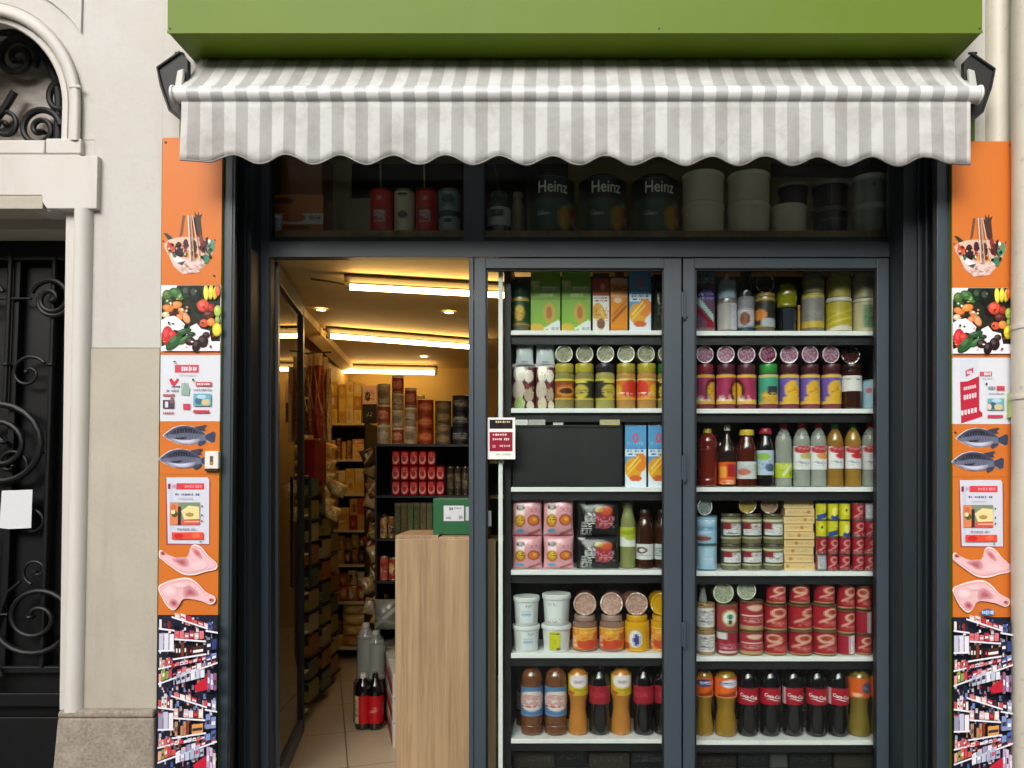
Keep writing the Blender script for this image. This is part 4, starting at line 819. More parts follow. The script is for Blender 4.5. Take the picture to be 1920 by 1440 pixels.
for k,(a_,b_) in enumerate(((1193,1226),(1227,1260))): item('L',3,a_,b_,955,('brown syrup bottle with white scribbled label','brown syrup bottle with white and grey label')[k],'bottle','bottle','fourth shelf bottles',lambda w,h: bottle(w,h,'wide','3a1f14','2a1a12',pat('dcdedc',[('e',-.2,.6,.4,.22,'5a2f2a'),('e',-.15,.6,.2,.12,'dcdedc'),('n',-.5,.6,.2,.35,'a9adb0',3,.4)]) if k == 0 else pat('c4c9c6',[('r',-.6,.5,.2,.75,'7c8a86'),('n',-.5,.4,.3,.7,'dfe3e0',3,.5)]),(.16,.42)),'fourth left shelf')
# ---- left window, fifth shelf
blue_l = pat('dfe6e6',[('n',-.7,.6,.35,.65,'8ab4d9',3,.8),('n',-.2,.8,.8,.95,'4a4f52',2,.35)])
yel_l = pat('d3d22a',[('n',-.9,.9,.86,.97,'5a5a20',2,.6),('e',0,.45,.2,.12,'8a8a20'),('e',0,.45,.12,.07,'d3d22a'),('r',.3,1,0,.15,'7d7d2a'),('r',-1,-.05,0,.8,'c9c822')])
tubs = [((960,1013),(1170,1117),'blue printed label',blue_l,blue_l),((1015,1072),(1169,1112),'yellow hazard-like label below',yel_l,pat('dfe4e2',[('n',-.8,.3,.8,.95,'6a6a66',2,.4),('n',-1,1,.0,.2,'9a6a6a',3,.2)]))]
for c,((a_,b_),(y1_,y2_),_,p1,p2) in enumerate(tubs):
    z1_ = item('L',4,a_,b_,y1_,('lower left white tub with small blue print','lower right white tub with bright yellow label')[c],'tub','tub','white tubs',lambda w,h: tub(w,h,'d9dedd','dfe3e2',p1,(.1,.78),(-.5,.35) if c else (-.5,.7)),'fifth left shelf',Y=IY-.02)
    item('L',4,a_+1,b_-1,y2_,('upper left white tub with blue print','upper right plain white tub with dotted print')[c],'tub','tub','white tubs',lambda w,h: tub(w,h,'d9dedd','dfe3e2',p2,(.1,.78),(-.7,.5)),'fifth left shelf',zb=z1_,Y=IY-.02)
harr = lambda s: pat('d9882a',[('e',.1*s,.25,.6,.28,'c2472a'),('n',-.6,.6,.4,.9,'efc65a',3,.35),('n',-.8,-.5,.1,.6,'efe0d0',4,.5),('r',-1,1,.94,1,'e8c86a'),('e',.5,.6,.25,.2,'b5602c')])
hy = pat('d9a520',[('e',-.15,.5,.28,.42,'e8e4ea'),('e',-.1,.45,.14,.3,'3a3f8a'),('r',-1,-.4,0,.3,'b03a2a'),('r',-1,-.55,.3,.8,'d88a2a')])
for k,(c_,r_,bc,lc,p_,ds_) in enumerate(((1096.5,23.5,'8d6a5c','9c7f74',harr(1),'orange label and pinkish top'),(1146.5,23.5,'8d6a5c','9c7f74',harr(-1),'orange label with red pepper print'),(1194,23.5,'d9a31a','d39c18',hy,'yellow plastic with white swirl print'),(1241,21,'d9a31a','d39c18',harr(1),'yellow plastic with red band, cut by frame'))):
    z1_ = item('L',4,c_-r_,c_+r_,1151,'squat sauce jar in '+ds_ if k > 1 else 'squat sauce jar with '+ds_,'jar','jar','squat sauce jars',lambda w,h: jar(w,h,bc,lc,p_,(.08,.66),.16,neck=.78),'')
    item('L',4,c_-22,c_+22,(1101,1101,1106,1106)[k],('pinkish jar lying base forward on the first squat jar','pinkish jar lying base forward on the second squat jar','mottled jar lying on the yellow jar with white swirl','yellow jar lying base forward, cut by the frame')[k],'jar','jar','jars lying on the fifth left shelf',lambda w,h: lying(w,.14,'c9a79a' if k < 3 else 'e0b02a','b38d7c' if k < 3 else 'd9a822','8a5a4c' if k < 3 else 'c99a1a','c4a596' if k < 3 else 'd39f1c',k+20),'',zb=z1_+.0005,Y=IY-.05)
# ---- left window, bottom shelf
bro = pat('4f7aa6',[('e',0,.52,.78,.34,'e0d3cf'),('n',-.65,.65,.3,.75,'b5382f',3,.62),('r',-1,1,0,.06,'6a90b8')])
for k,(a_,b_) in enumerate(((977,1019),(1021,1063))): item('L',5,a_,b_,1240,'brown ribbed drink bottle with blue label','bottle','bottle','brown drinks with blue labels',lambda w,h: bottle(w,h,'ribs','6a4126','2a2220',bro,(.28,.68)),('leftmost on sixth left shelf','second on sixth left shelf')[k],key='bro')
yl = pat('d8b422',[('e',0,.72,.6,.34,'efe2e4'),('n',-.3,.3,.6,.75,'3a2f4a',2,.7),('n',-.9,.9,.0,.3,'8f8a2a',3,.4),('e',-.5,.12,.25,.1,'b5502a')])
red = pat('9c1a2c',[('n',-.8,.8,.35,.65,'c9505a',3,.35),('r',-1,1,0,.05,'7d1422')])
cola_zero = lambda w,h: bottle(w,h,'cola','0d0a0a','121012',red,(.44,.69))
org_y = lambda w,h: bottle(w,h,'hour','b5752a','2a1c14',yl,(.56,.84))
for k,(a_,b_,kd) in enumerate(((1065,1103,0),(1104,1144,1),(1145,1184,0),(1187,1226,1),(1227,1262,1))):
    item('L',5,a_,b_,1240,('orange-yellow drink bottle with yellow label','dark cola bottle with plain red label')[kd],'bottle','bottle',('yellow-labelled drink bottles','red-labelled dark cola bottles')[kd],(org_y,cola_zero)[kd],('third','fourth','fifth','sixth','seventh')[k]+' on sixth left shelf',key=('oy','cz')[kd])
# ---- right window, top shelf
item('R',0,1304,1341,500,'purple and white printed packet with red stripes','pouch','pouch','right top shelf goods',lambda w,h: pouch(w,h,.06,pat('6a4a63',[('r',-1,1,.72,1,'1c2438'),('n',-1,1,.72,1,'a9c9ea',3,.55),('r',-1,1,.5,.68,'4c3f8a'),('n',-.9,.9,.5,.66,'9d8fd9',4,.5),('g',-1,.8,.5,.22,.05,'a9c9c0'),('g',-1,.8,.36,.1,.04,'8a1f30'),('e',.4,.12,.4,.1,'9a2436'),('r',-1,1,0,.08,'8a8078')]),'444'),'leftmost on top shelf of right window')
item('R',0,1345,1382,512,'grey jar topped with pale blue spout pack','jar','jar','right top shelf goods',lambda w,h: jar(w,h*.86,'7d746c','9fb6c9',pat('a6a09c',[('r',.1,.9,.0,1,'c9cad4'),('n',.1,.8,.1,.9,'9a9aa8',2,.2)]),(.06,.56),.34)+[('spout',MB().lathe([(w*.22,h*.86),(w*.12,h*.93),(w*.05,h)],12,'dfe6ea'),'pack',[])],'second on top right shelf')
item('R',0,1383,1415,505,'slim bottle with grey portrait label and black cap','bottle','bottle','right top shelf goods',lambda w,h: bottle(w,h,'wide','1d2a26','181c1a',pat('b9b9bf',[('r',-1,1,.62,1,'77767a'),('n',-.9,.9,.64,.95,'9a999e',2,.4),('e',-.3,.35,.35,.2,'7c4a34'),('r',-1,1,0,.12,'2b3f55')]),(.03,.56)),'third on top right shelf')
t = item('R',0,1415,1453,552,'jar with brass lid and dark label with orange','jar','jar','right top shelf goods',lambda w,h: jar(w,h,'6f6656','a0873a',pat('2c2a22',[('r',-1,1,.93,1,'b79a3a'),('r',-1,1,0,.08,'a88a34'),('e',-.4,.42,.45,.2,'c97a2c'),('e',.2,.15,.5,.16,'aab0b6')]),(.14,.86),.09,neck=.94),'fourth on top right shelf')
item('R',0,1417,1452,510,'dark glass jar lying base forward on the brass-lidded jar','jar','jar','right top shelf goods',lambda w,h: lying(w,.12,'6d6d68','23231f','1c1c18','33332c',5),'',zb=t+.0005,Y=IY-.02)
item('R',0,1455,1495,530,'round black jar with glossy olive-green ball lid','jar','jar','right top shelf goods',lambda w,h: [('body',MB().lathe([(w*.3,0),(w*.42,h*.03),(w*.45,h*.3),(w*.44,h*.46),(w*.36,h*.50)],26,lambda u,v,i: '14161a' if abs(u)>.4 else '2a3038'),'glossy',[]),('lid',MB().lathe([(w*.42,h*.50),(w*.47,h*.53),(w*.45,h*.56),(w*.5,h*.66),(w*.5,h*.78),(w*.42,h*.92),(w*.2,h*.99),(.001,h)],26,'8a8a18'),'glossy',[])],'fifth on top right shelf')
item('R',0,1495,1502,572,'thin amber candle stick beside the round black jar','candle','candle',None,lambda w,h: [('stick',MB().lathe([(w*.4,0),(w*.4,h*.93),(w*.5,h*.95),(w*.4,h)],12,'b98a3a'),'glossy',[])],'')
def two_tone(w,h): return jar(w,h*.62,'8a8578','b5a34a',pat('7d7a76',[('r',-1,1,.9,1,'c9b55a'),('r',-1,1,0,.16,'b9a040'),('n',-1,1,.15,.9,'8f8c88',2,.4)]),(.2,.92),.07,neck=.97)
t = item('R',0,1503,1545,553,'grey-labelled jar with yellow bands','jar','jar','right top shelf goods',lambda w,h: jar(w,h,'7f7a6c','b5a34a',pat('7d7a76',[('r',-1,1,.93,1,'cdbb5a'),('r',-1,1,.0,.2,'c4a83c'),('n',-1,1,.2,.9,'94918c',2,.4)]),(.12,.94),.06,neck=.97),'sixth on top right shelf')
item('R',0,1504,1544,505,'clear jar with yellow rims stacked on the grey-labelled jar','jar','jar','right top shelf goods',lambda w,h: jar(w,h,'8a8a7c','a9a48c',pat('9c9468',[('r',-1,1,.3,.55,'8d8a80'),('r',-1,1,.8,1,'b8a848')]),(.05,.5),.2,neck=.8),'',zb=t+.0005)
pas = pat('b7a62c',[('g',-.9,.9,.2,.6,.04,'d8c84a'),('g',-.9,.9,.4,.9,.03,'d6c650'),('g',-.9,.9,.8,.3,.03,'cbb83a'),('r',-1,1,.0,.1,'d2cab0'),('e',0,.05,.6,.12,'d8d2bc')])
t = item('R',0,1548,1596,561,'square jar of yellow pasta, bottom of two','jar','jar','stacked dry food jars',lambda w,h: jar(w,h,'9a9260','cfcabc',pas,(.05,.85),.12,neck=.95),'seventh on top right shelf')
item('R',0,1550,1594,508,'clear jar with yellow contents stacked above the pasta jar','jar','jar','stacked dry food jars',lambda w,h: jar(w,h,'a39a58','b5b09a',pat('a99a3c',[('n',-1,1,0,1,'c0b050',2,.4),('r',.6,1,0,1,'b9b49a')]),(.03,.7),.12,neck=.8),'',zb=t+.0005)
bei = pat('c2b690',[('r',-.3,.25,.1,.9,'6f8a6a'),('n',-.3,.25,.2,.8,'3f6a4a',2,.5),('e',.6,.2,.1,.05,'3a3228')])
t = item('R',0,1599,1645,563,'beige tub with green strip, bottom of two','tub','tub','stacked dry food jars',lambda w,h: jar(w,h,'b5aa86','cfc9b4',bei,(.04,.88),.1,neck=.97),'rightmost on top right shelf')
item('R',0,1600,1644,508,'beige see-through tub stacked above the green strip tub','tub','tub','stacked dry food jars',lambda w,h: jar(w,h,'b0a67e','bdb79c',pat('ada37c',[('r',-.2,.4,.0,.9,'8d8a6a')]),(.03,.8),.1,neck=.9),'',zb=t+.0005)
# ---- right window, second shelf
mg = lambda s: pat('9c2a52',[('r',-1,1,.9,1,'d6a93e'),('e',.35*s,.45,.5,.4,'4a1418'),('e',.4*s,.45,.38,.3,'dca832'),('n',.0,.7,.3,.6,'8a3a1e',3,.25),('r',-1,1,0,.14,'d8b04a'),('n',-.7,.2,.1,.3,'efe3dc',4,.4),('e',-.6*s,.6,.3,.3,'8a3f6d')])
tl = pat('3f9a7c',[('r',-1,1,.9,1,'b9b87a'),('e',.1,.25,.55,.22,'b98a2c'),('r',-.1,.5,.3,.6,'2c3038'),('n',-.5,.5,.1,.4,'dcb23a',3,.5),('r',-1,1,0,.08,'c9a53c')])
vi = pat('6f55a8',[('r',-1,1,.9,1,'d8b34a'),('e',.05,.5,.5,.3,'dcab2e'),('n',-.3,.4,.35,.62,'8a4a1e',3,.3),('r',-1,1,0,.1,'d8b34a'),('r',.3,1,.6,.88,'8d88b4'),('e',0,.17,.6,.12,'d9a932')])
rb = [(1322,'7a2430',mg(1),'magenta and gold label, dark red lid'),(1361,'55232f',mg(1.6),'magenta label and gold label edge'),(1400,'512430',mg(-1.8),'magenta label turned to its side'),(1440,'2c8a38',tl,'teal label and bright green lid'),(1480,'4a2228',vi,'violet and gold label'),(1519,'4a2228',vi,'violet and gold label'),(1558,'4a2228',vi,'violet and gold label')]
pos_v = {4:'nearest the green-lidded jar',5:'middle of three',6:'beside the white-labelled jar'}
for k,(c_,lid,p_,ds_) in enumerate(rb):
    t = item('R',1,c_-18.5,c_+18.5,684,'purple sauce jar with '+ds_,'jar','jar','purple sauce jars',lambda w,h: jar(w,h,'7d3f44',lid,p_,(.12,.76),.2,neck=.84),pos_v.get(k,'second right shelf'))
    item('R',1,c_-17,c_+17,647,'pinkish glass jar lying base forward, '+ORD[k+1]+' from left on top of the purple jars','jar','jar','jars lying on the purple jars',lambda w,h: lying(w,.13,'c3b6c0','8f5f74','5a2a38','a98a9c' if k != 3 else '6d2f44',k+40),'',zb=t+.0005,Y=IY-.05)
t = item('R',1,1577,1615,684,'dark brown jar with plain white label','jar','jar','right second shelf goods',lambda w,h: jar(w,h,'33190f','2c1b17',pat('dcdad6',[('n',-.8,-.1,.7,.85,'a98a4a',3,.5),('e',.3,.75,.1,.06,'222')]),(.4,.74),.12,neck=.9),'right of the violet jars')
item('R',1,1579,1613,656,'dark red capped bottle top lying on the white-labelled brown jar','jar','jar','right second shelf goods',lambda w,h: lying(w,.1,'3c2222','4a2422','2a1614','33191a',3),'',zb=t+.0005,Y=IY-.02)
item('R',1,1617,1655,713,'pale blue tin with small red print, rightmost on second right shelf','tin_can','can','right second shelf goods',lambda w,h: can(w,h,pat('a5c9d9',[('e',-.4,.65,.2,.1,'c96a7a'),('n',-.2,.6,.1,.3,'5a8aa0',3,.3)]),0,'9fb9c4'),'')
# ---- right window, third shelf
r3 = [((1308,1345),804,'ribs','6a1f17','bfa634',None,None,'red-brown ribbed bottle with yellow cap',.36,None),
 ((1347,1380),797,'sauce','2c1c18','e8e6e0',pat('d4591f',[('r',.0,1,.35,.9,'a32024'),('r',-.5,-.05,.3,.8,'e89a3a'),('n',-.5,.5,.02,.2,'efd9b0',2,.5)]),(.04,.40),'slim sauce bottle with white cap and orange label',.3,None),
 ((1381,1418),806,'wide','4d1d12','c9b23e',pat('c3cacb',[('e',-.3,.4,.4,.2,'b96a5a'),('n',-.5,.7,.5,.8,'8a9aa0',2,.3),('r',.45,1,.1,.9,'a99a3a')]),(.14,.44),'brown sauce bottle with yellow cap',.5,None),
 ((1419,1451),803,'wide','140e10','a3283a',pat('b4c6dc',[('e',-.2,.75,.45,.15,'8fb94a'),('e',.3,.3,.35,.16,'3d4c63'),('n',-.5,.5,.2,.6,'6a8ab0',2,.3)]),(.2,.62),'black bottle with red cap and pale blue label',.6,None)]
for k,((a_,b_),yt,kd,bc,cc,p_,lb_,ds_,_,_2) in enumerate(r3):
    item('R',2,a_,b_,yt,ds_,'bottle','bottle','dark bottles',lambda w,h: bottle(w,h,kd,bc,cc,p_,lb_ or (.3,.5),capw=1.25),'third right shelf')
lim = pat('b4c32e',[('g',-.3,.3,.1,.9,.12,'e0e4c0'),('n',-.8,.8,.6,.95,'e8ec9a',2,.4),('e',.4,.3,.3,.2,'8aa028')])
vin = lambda c1,c2: pat('dedede',[('e',0,.86,.62,.16,'b2323c'),('n',-.4,.4,.82,.92,'efd0d0',5,.4),('e',.25,.58,.45,.14,c1),('n',-.5,.5,.15,.4,'9aa0b0',3,.35),('r',-1,-.62,0,1,c2),('r',.62,1,0,1,c2)])
r3b = [((1453,1485),795,'9aa09a','d8404c',lim,(.14,.38),'clear ribbed bottle with lime label','nothing',None),
 ((1486,1519),794,'a5aca2','d8383c',vin('b9b06a','a5aca2'),(.27,.64),'clear vinegar bottle with pear label','',None),
 ((1519,1550),794,'a5aca2','e03a4a',vin('d0904a','a5aca2'),(.27,.64),'clear vinegar bottle with orange fruit label','',None),
 ((1550,1582),795,'8f6a2c','3fae52',vin('c42a34','8f6a2c'),(.29,.64),'amber vinegar bottle with green cap, left of the pair','',1),
 ((1583,1614),795,'94702c','3fae52',vin('c42a34','94702c'),(.29,.64),'amber vinegar bottle with green cap, right of the pair','',1),
 ((1615,1648),793,'a5aca2','e03a4a',vin('b8bcb0','a5aca2'),(.27,.64),'clear vinegar bottle with white label, rightmost','',None)]
for k,((a_,b_),yt,bc,cc,p_,lb_,ds_,_,am) in enumerate(r3b):
    item('R',2,a_,b_,yt,ds_,'bottle','bottle','vinegar bottles',lambda w,h: bottle(w,h,'water',bc,cc,p_,lb_,'glossy' if am else 'clear',liquid=None if am else ('8d9385',.8),capw=1.2),'third right shelf')
# ---- right window, fourth shelf
ltb = pat('93bcd8',[('n',-.6,.4,.75,.9,'dfe8ee',2,.5),('n',-.8,.6,.5,.68,'2c5f80',3,.6),('e',-.3,.18,.5,.1,'8a4a3a'),('n',-.6,.2,.36,.44,'e9edf0',4,.6)])
ltc = pat('9cc2da',[('n',-.6,.3,.2,.9,'b9d4e4',2,.6),('r',.62,.68,0,1,'5f93b4'),('e',.5,.3,.2,.03,'a97a6a')])
t = item('R',3,1305,1344,1020,'pale blue milk tin, lower of two, side panel showing','tin','tin','pale blue tins',lambda w,h: can(w,h,ltc,0,'8ab'),'',Y=IY-.02)
t = item('R',3,1305,1345,966,'pale blue milk tin, upper of two, with dark lettering','tin','tin','pale blue tins',lambda w,h: can(w,h,ltb,0,'8ab'),'',zb=t,Y=IY-.02)
item('R',3,1305,1338,934,'silver tin lying on its side on the pale blue tins','tin','tin','pale blue tins',lambda w,h: lying(w,.11,'b9bfbd','6f7d7a','4a3230','8a9895',9),'',zb=t+.0005,Y=IY-.06,rz=.35)
for lv in range(2):
    for c in range(3):
        c_ = (1370,1409.5,1449)[c]
        p_ = pat('3f4038',[('r',-.55,.6,.2,.78,'dcdedd'),('r',-.55,-.15,.5,.85,'8a2a30'),('n',-.5,.55,.25,.5,'7a7f85',c+lv*3,.4),('n',-.1,.55,.5,.75,'9a5a5c',c+7,.35),('r',-1,1,.88,1,'c4c3a4'),('r',-1,1,0,.1,'a9a786')])
        z1_ = item('R',3,c_-19,c_+19,1019 if lv == 0 else 963,f"olive jar with white label, {('bottom','top')[lv]} row, {('left','middle','right')[c]} of three",'jar','jar','olive jars',lambda w,h: jar(w,h,'6d6b4c','4a4436',p_,(.18,.82),.09,neck=.9),'',zb=None if lv == 0 else SH['oj'])
    SH['oj'] = z1_
for k,(c_,cc,cd_) in enumerate(((1401,'a08d4c','8d7c44'),(1442,'9d8068','8a6f5a'))): item('R',3,c_-17,c_+17,936,('gold tin base facing out above the middle olive jars','tan tin base facing out above the right olive jars')[k],'tin','tin','tins lying on the olive jars',lambda w,h: lying(w,.1,cc,cd_,'4a3c2a',cc,k+60),'',zb=SH['oj']+.0005,Y=IY-.03)
zc = None
for k in range(9):
    yt = 1069-(1069-938)*(k+1)/9
    zc = item('R',3,1470+(k%2),1528-(k%3),yt,f"cream biscuit box, {ORD[k+1]} from the bottom of the tall stack",'biscuit_box','box','stacked cream biscuit boxes',lambda w,h: carton(w,h*.97,.08,pat('dcbf8a',[('n',-.9,.9,.3,.7,'a9824a',k,.35),('e',-.8+.2*k,.5,.12,.25,'b5823c'),('r',-1,1,.86,1,'c9a870')]),'d2b480'),'fourth right shelf',zb=zc,Y=IY-.03)
xs_ = [(1530,1550),(1551,1571),(1573,1594),(1597,1619),(1620,1642)]
yel = [pat('c9c425',[('g',-.6,1,.1,.35,.16,'2f4f9a'),('e',.3,.75,.25,.15,'e4dc50')]), pat('cfc81f',[('e',.2,.1,.6,.22,'2f4f9a'),('e',0,.5,.3,.3,'e9e36a')]), pat('c9c221',[('e',0,.55,.4,.3,'dad640'),('e',0,.6,.12,.1,'3a3a20')])]
redc = lambda s: pat('9e1f30',[('e',.2,.68,.45,.22,'cf8f86'),('e',.2,.68,.28,.12,'9e1f30'),('g',-.5,.4,.15,.5,.05,'cf9a8e'),('r',-1,-.7,0,1,'8a1828') if s%2 else ('r',.7,1,0,1,'b9aeb2'),('n',-.9,.9,.0,.2,'d9b0a8',s,.25)])
grc = pat('8a9096',[('r',-1,-.6,0,1,'9e1f30'),('r',-.5,.6,.1,.9,'c3c6cc'),('n',-.4,.5,.15,.85,'8d9298',3,.3)])
for c,(a_,b_) in enumerate(xs_):
    zc = None
    for lv in range(4):
        yb = 1070-(1070-943)*(lv+1)/4.0
        isy = c < 3 and lv >= 2
        p_ = yel[(c+lv)%3] if isy else (grc if (c,lv) in ((0,0),(4,3)) else redc(c+lv))
        d_ = 'yellow and blue small can' if isy else ('small red can, grey nutrition side showing' if (c,lv) in ((0,0),(4,3)) else 'small red printed can')
        zc = item('R',3,a_,b_,yb,f"{d_}, column {('one','two','three','four','five')[c]}, {('bottom','second','third','top')[lv]} row",'tin_can','can','small stacked tomato cans',lambda w,h: can(w,h,p_,.0,'8f8a80'),'fourth right shelf',zb=zc,Y=IY-.06)
# ---- right window, fifth shelf
tom = lambda s: pat('a3202c',[('e',.15*s,.72,.42,.2,'dcae96'),('e',.15*s,.74,.28,.11,'a3302c'),('n',-.2,.5,.6,.85,'c97a5c',s+5,.3),('g',-.5,.25,.3,.55,.05,'d9a592'),('e',.4,.25,.5,.14,'b84a48'),('r',-1,1,0,.06,'b99a6a'),('r',-1,1,.96,1,'7d1a24'),('n',-.3,.7,.15,.35,'cf8278',s+2,.3)])
tom2 = pat('a3303a',[('e',0,.82,.4,.11,'d9b5a0'),('r',-.7,.7,.5,.56,'e0cbc4'),('n',-.6,.6,.28,.44,'d89a94',3,.5),('r',-1,1,0,.14,'b5976a'),('r',-1,1,.95,1,'8a2430')])
tomg = pat('9a3a3c',[('e',0,.5,.45,.36,'b9a06a'),('e',0,.5,.34,.28,'dfe6da'),('e',0,.55,.16,.12,'3a7a5a'),('e',0,.32,.1,.12,'5a3a1c')])
tomc = pat('9c2438',[('r',-1,-.1,.7,1,'dcd8dc'),('n',-.5,.5,.2,.5,'cf8a92',3,.5),('r',-.6,.6,.05,.14,'dcc8c8'),('r',.7,1,0,1,'b5a090')])
whl = pat('dcdad8',[('n',-.5,.5,.1,.9,'77787c',3,.45),('r',.55,1,0,1,'b9a07a'),('r',-1,-.7,0,1,'a98f6a')])
grn = pat('dfd6dc',[('r',-1,0,0,1,'9c1a30'),('n',.1,.8,.1,.9,'a9adb8',4,.4)])
cols5 = [((1306,1341),[1180,1130],None),((1343,1383),[1180,1130],None),((1386,1431),[1180,1124],None),((1433,1476),[1180,1131,1093],None),((1478,1522),[1179,1131,1093],None),((1523,1568),[1179,1131,1093],None),((1570,1603),[1187,1142,1094],None),((1604,1634),[1187,1143,1096],None),((1636,1660),[1187,1143],None)]
for c,((a_,b_),tops,_) in enumerate(cols5):
    zc = None
    for lv, yt in enumerate(tops):
        if c == 0: p_, d_ = whl, 'amber jar with white label'
        elif c == 1: p_, d_ = (tomc,'red can with white corner patch') if lv == 0 else (tomg,'faded red can with green oval emblem')
        elif c == 2: p_, d_ = tom2, 'pale red can with white lettering line'
        elif (c,lv) in ((6,0),(7,1),(8,0),(8,1)): p_, d_ = grn, 'small red can turned to its white panel'
        else: p_, d_ = tom(((-1,1,1),(1,2,-1),(-1,1,1))[c%3][lv%3]), 'red tomato can with round emblem' if c < 6 else 'small red tomato can with round emblem'
        a2, b2 = (a_+3, b_-3) if lv == 2 and c < 6 else (a_, b_)
        rowd = ('bottom','middle','top')[lv] if len(tops) == 3 else ('lower','upper')[lv]
        colp = ('column one','column two','column three','column four','column five','column six','column seven','column eight','last column')[c]
        fn = (lambda w,h: jar(w,h,'a98a5c','9c7d54',p_,(.14,.84),.08,neck=.94)) if c == 0 else (lambda w,h: can(w,h,p_,0,'a58e68'))
        zc = item('R',4,a2,b2,yt,f"{d_}, {colp}, {rowd} level",'jar' if c == 0 else 'tin_can','jar' if c == 0 else 'can','stacked cans on the fifth right shelf',fn,'fifth right shelf',zb=zc,Y=IY-.02+(.02 if lv == 2 else 0))
    if c in (1,2): item('R',4,(1337,1382)[c-1],(1377,1419)[c-1],(1092,1093)[c-1],('silver tin base facing out above the green emblem can','silver tin base facing out above the pale red cans')[c-1],'tin','tin','silver tins lying on cans',lambda w,h: lying(w,.1,'c9ccb4','8f9680','6a6a58','a9ae98',70+c),'',zb=zc+.0005,Y=IY-.05)
    if c == 0: item('R',4,1310,1326,1085,'slim glass bottle neck behind the amber jars','bottle','bottle',None,lambda w,h: [('body',MB().lathe([(w*.5,0),(w*.45,h*.2),(w*.3,h*.5),(w*.26,h)],14,'a5a08a'),'clear',[]),('cap',MB().lathe([(w*.3,h*.96),(w*.3,h*1.04)],14,'b59a3a'),'pack',[])],'',zb=zc+.0005)
# ---- right window, bottom shelf
fan = lambda s: pat('e0621c',[('e',.15*s,.72,.5,.2,'d9dbe6' if s > 0 else '3a4a80'),('n',-.4,.6,.68,.8,'3a4a8a' if s > 0 else 'e8e4ee',3,.6),('g',-.6,.6,.05,.25,.1,'8f3a1c'),('e',.6,.2,.12,.1,'f0e8d8'),('r',-1,1,.0,.05,'e89a5a')])
fanb = pat('e0621c',[('e',.3,.5,.28,.28,'4a5080'),('n',.1,.5,.4,.6,'d0b8b0',3,.5),('e',-.2,.15,.25,.1,'f0c8a0')])
cc_ = pat('a8142a',[('r',-1,1,.0,.04,'8a1022'),('r',-1,1,.96,1,'8a1022')])
cc2 = pat('a8142a',[('r',-.86,-.80,0,1,'e8dcdc'),('r',-.74,-.68,0,1,'e8dcdc'),('r',-.62,-.58,0,1,'d9b0b4')])
for k,(a_,b_,p_,d_,cl_) in enumerate(((1304,1338,fan(-1),'orange soda bottle with blue wording, leftmost on sixth right shelf','93701c'),(1340,1382,fan(1),'orange soda bottle with white bubble, second on sixth right shelf','93701c'),(1590,1631,fanb,'orange soda bottle with blue roundel, right of the colas','7d6a28'),(1632,1668,fanb,'orange soda bottle cut off by the right frame post','7d6a28'))):
    item('R',5,a_,b_,1243,d_,'bottle','bottle','orange soda bottles',lambda w,h: bottle(w,h,'hour',cl_,'2a2a20' if k > 1 else '5a4a1c',p_,(.55,.82)),'',rz=0)
for k,(c_,p_) in enumerate(((1402.5,cc_),(1444,cc_),(1487,cc2),(1530,cc_),(1571,cc2))):
    item('R',5,c_-19.5,c_+19.5,1240,'big cola bottle with red script label, '+('leftmost','second','middle, white stripes showing','fourth','rightmost, white stripes showing')[k]+' of five','bottle','bottle','cola bottles',lambda w,h: bottle(w,h,'cola','0b0a0c','111013',p_,(.44,.665),txt=('Coca-Cola',.235,'f6f0f2',.3,.005,-.17)),'sixth right shelf',rz=(0,.05,.1,-.05,.14)[k])
# a few dim goods on the base shelf under the bottom shelves
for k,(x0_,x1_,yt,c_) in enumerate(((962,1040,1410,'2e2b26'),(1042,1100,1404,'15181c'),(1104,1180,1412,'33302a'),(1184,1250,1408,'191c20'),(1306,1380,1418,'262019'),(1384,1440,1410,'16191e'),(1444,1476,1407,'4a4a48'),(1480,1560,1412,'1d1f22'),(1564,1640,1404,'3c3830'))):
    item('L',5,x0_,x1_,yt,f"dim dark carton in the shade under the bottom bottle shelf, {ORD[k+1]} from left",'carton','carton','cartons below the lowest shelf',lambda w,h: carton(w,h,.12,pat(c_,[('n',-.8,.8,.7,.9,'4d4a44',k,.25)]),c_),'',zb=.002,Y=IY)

# dim second row seen in the gaps behind the front goods
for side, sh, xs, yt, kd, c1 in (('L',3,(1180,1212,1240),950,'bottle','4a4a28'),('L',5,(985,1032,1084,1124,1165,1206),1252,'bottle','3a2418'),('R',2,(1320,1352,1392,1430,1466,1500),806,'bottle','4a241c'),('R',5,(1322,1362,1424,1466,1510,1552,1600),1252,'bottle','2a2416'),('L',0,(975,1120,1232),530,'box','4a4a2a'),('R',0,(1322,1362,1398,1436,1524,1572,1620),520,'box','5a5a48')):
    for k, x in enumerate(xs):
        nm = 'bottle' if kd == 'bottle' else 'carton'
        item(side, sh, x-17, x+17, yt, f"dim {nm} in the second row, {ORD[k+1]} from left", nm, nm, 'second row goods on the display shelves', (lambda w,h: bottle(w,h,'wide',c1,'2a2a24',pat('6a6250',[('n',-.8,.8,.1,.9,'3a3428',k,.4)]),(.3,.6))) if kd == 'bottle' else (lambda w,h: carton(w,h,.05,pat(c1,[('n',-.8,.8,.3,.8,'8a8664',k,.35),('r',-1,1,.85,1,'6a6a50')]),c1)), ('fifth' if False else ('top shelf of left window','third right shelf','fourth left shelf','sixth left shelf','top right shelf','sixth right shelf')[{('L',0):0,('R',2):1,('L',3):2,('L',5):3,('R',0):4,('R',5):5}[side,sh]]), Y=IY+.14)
M['warm_edge'] = mat('cream_shelf_edge', 'cfc19c', .5)
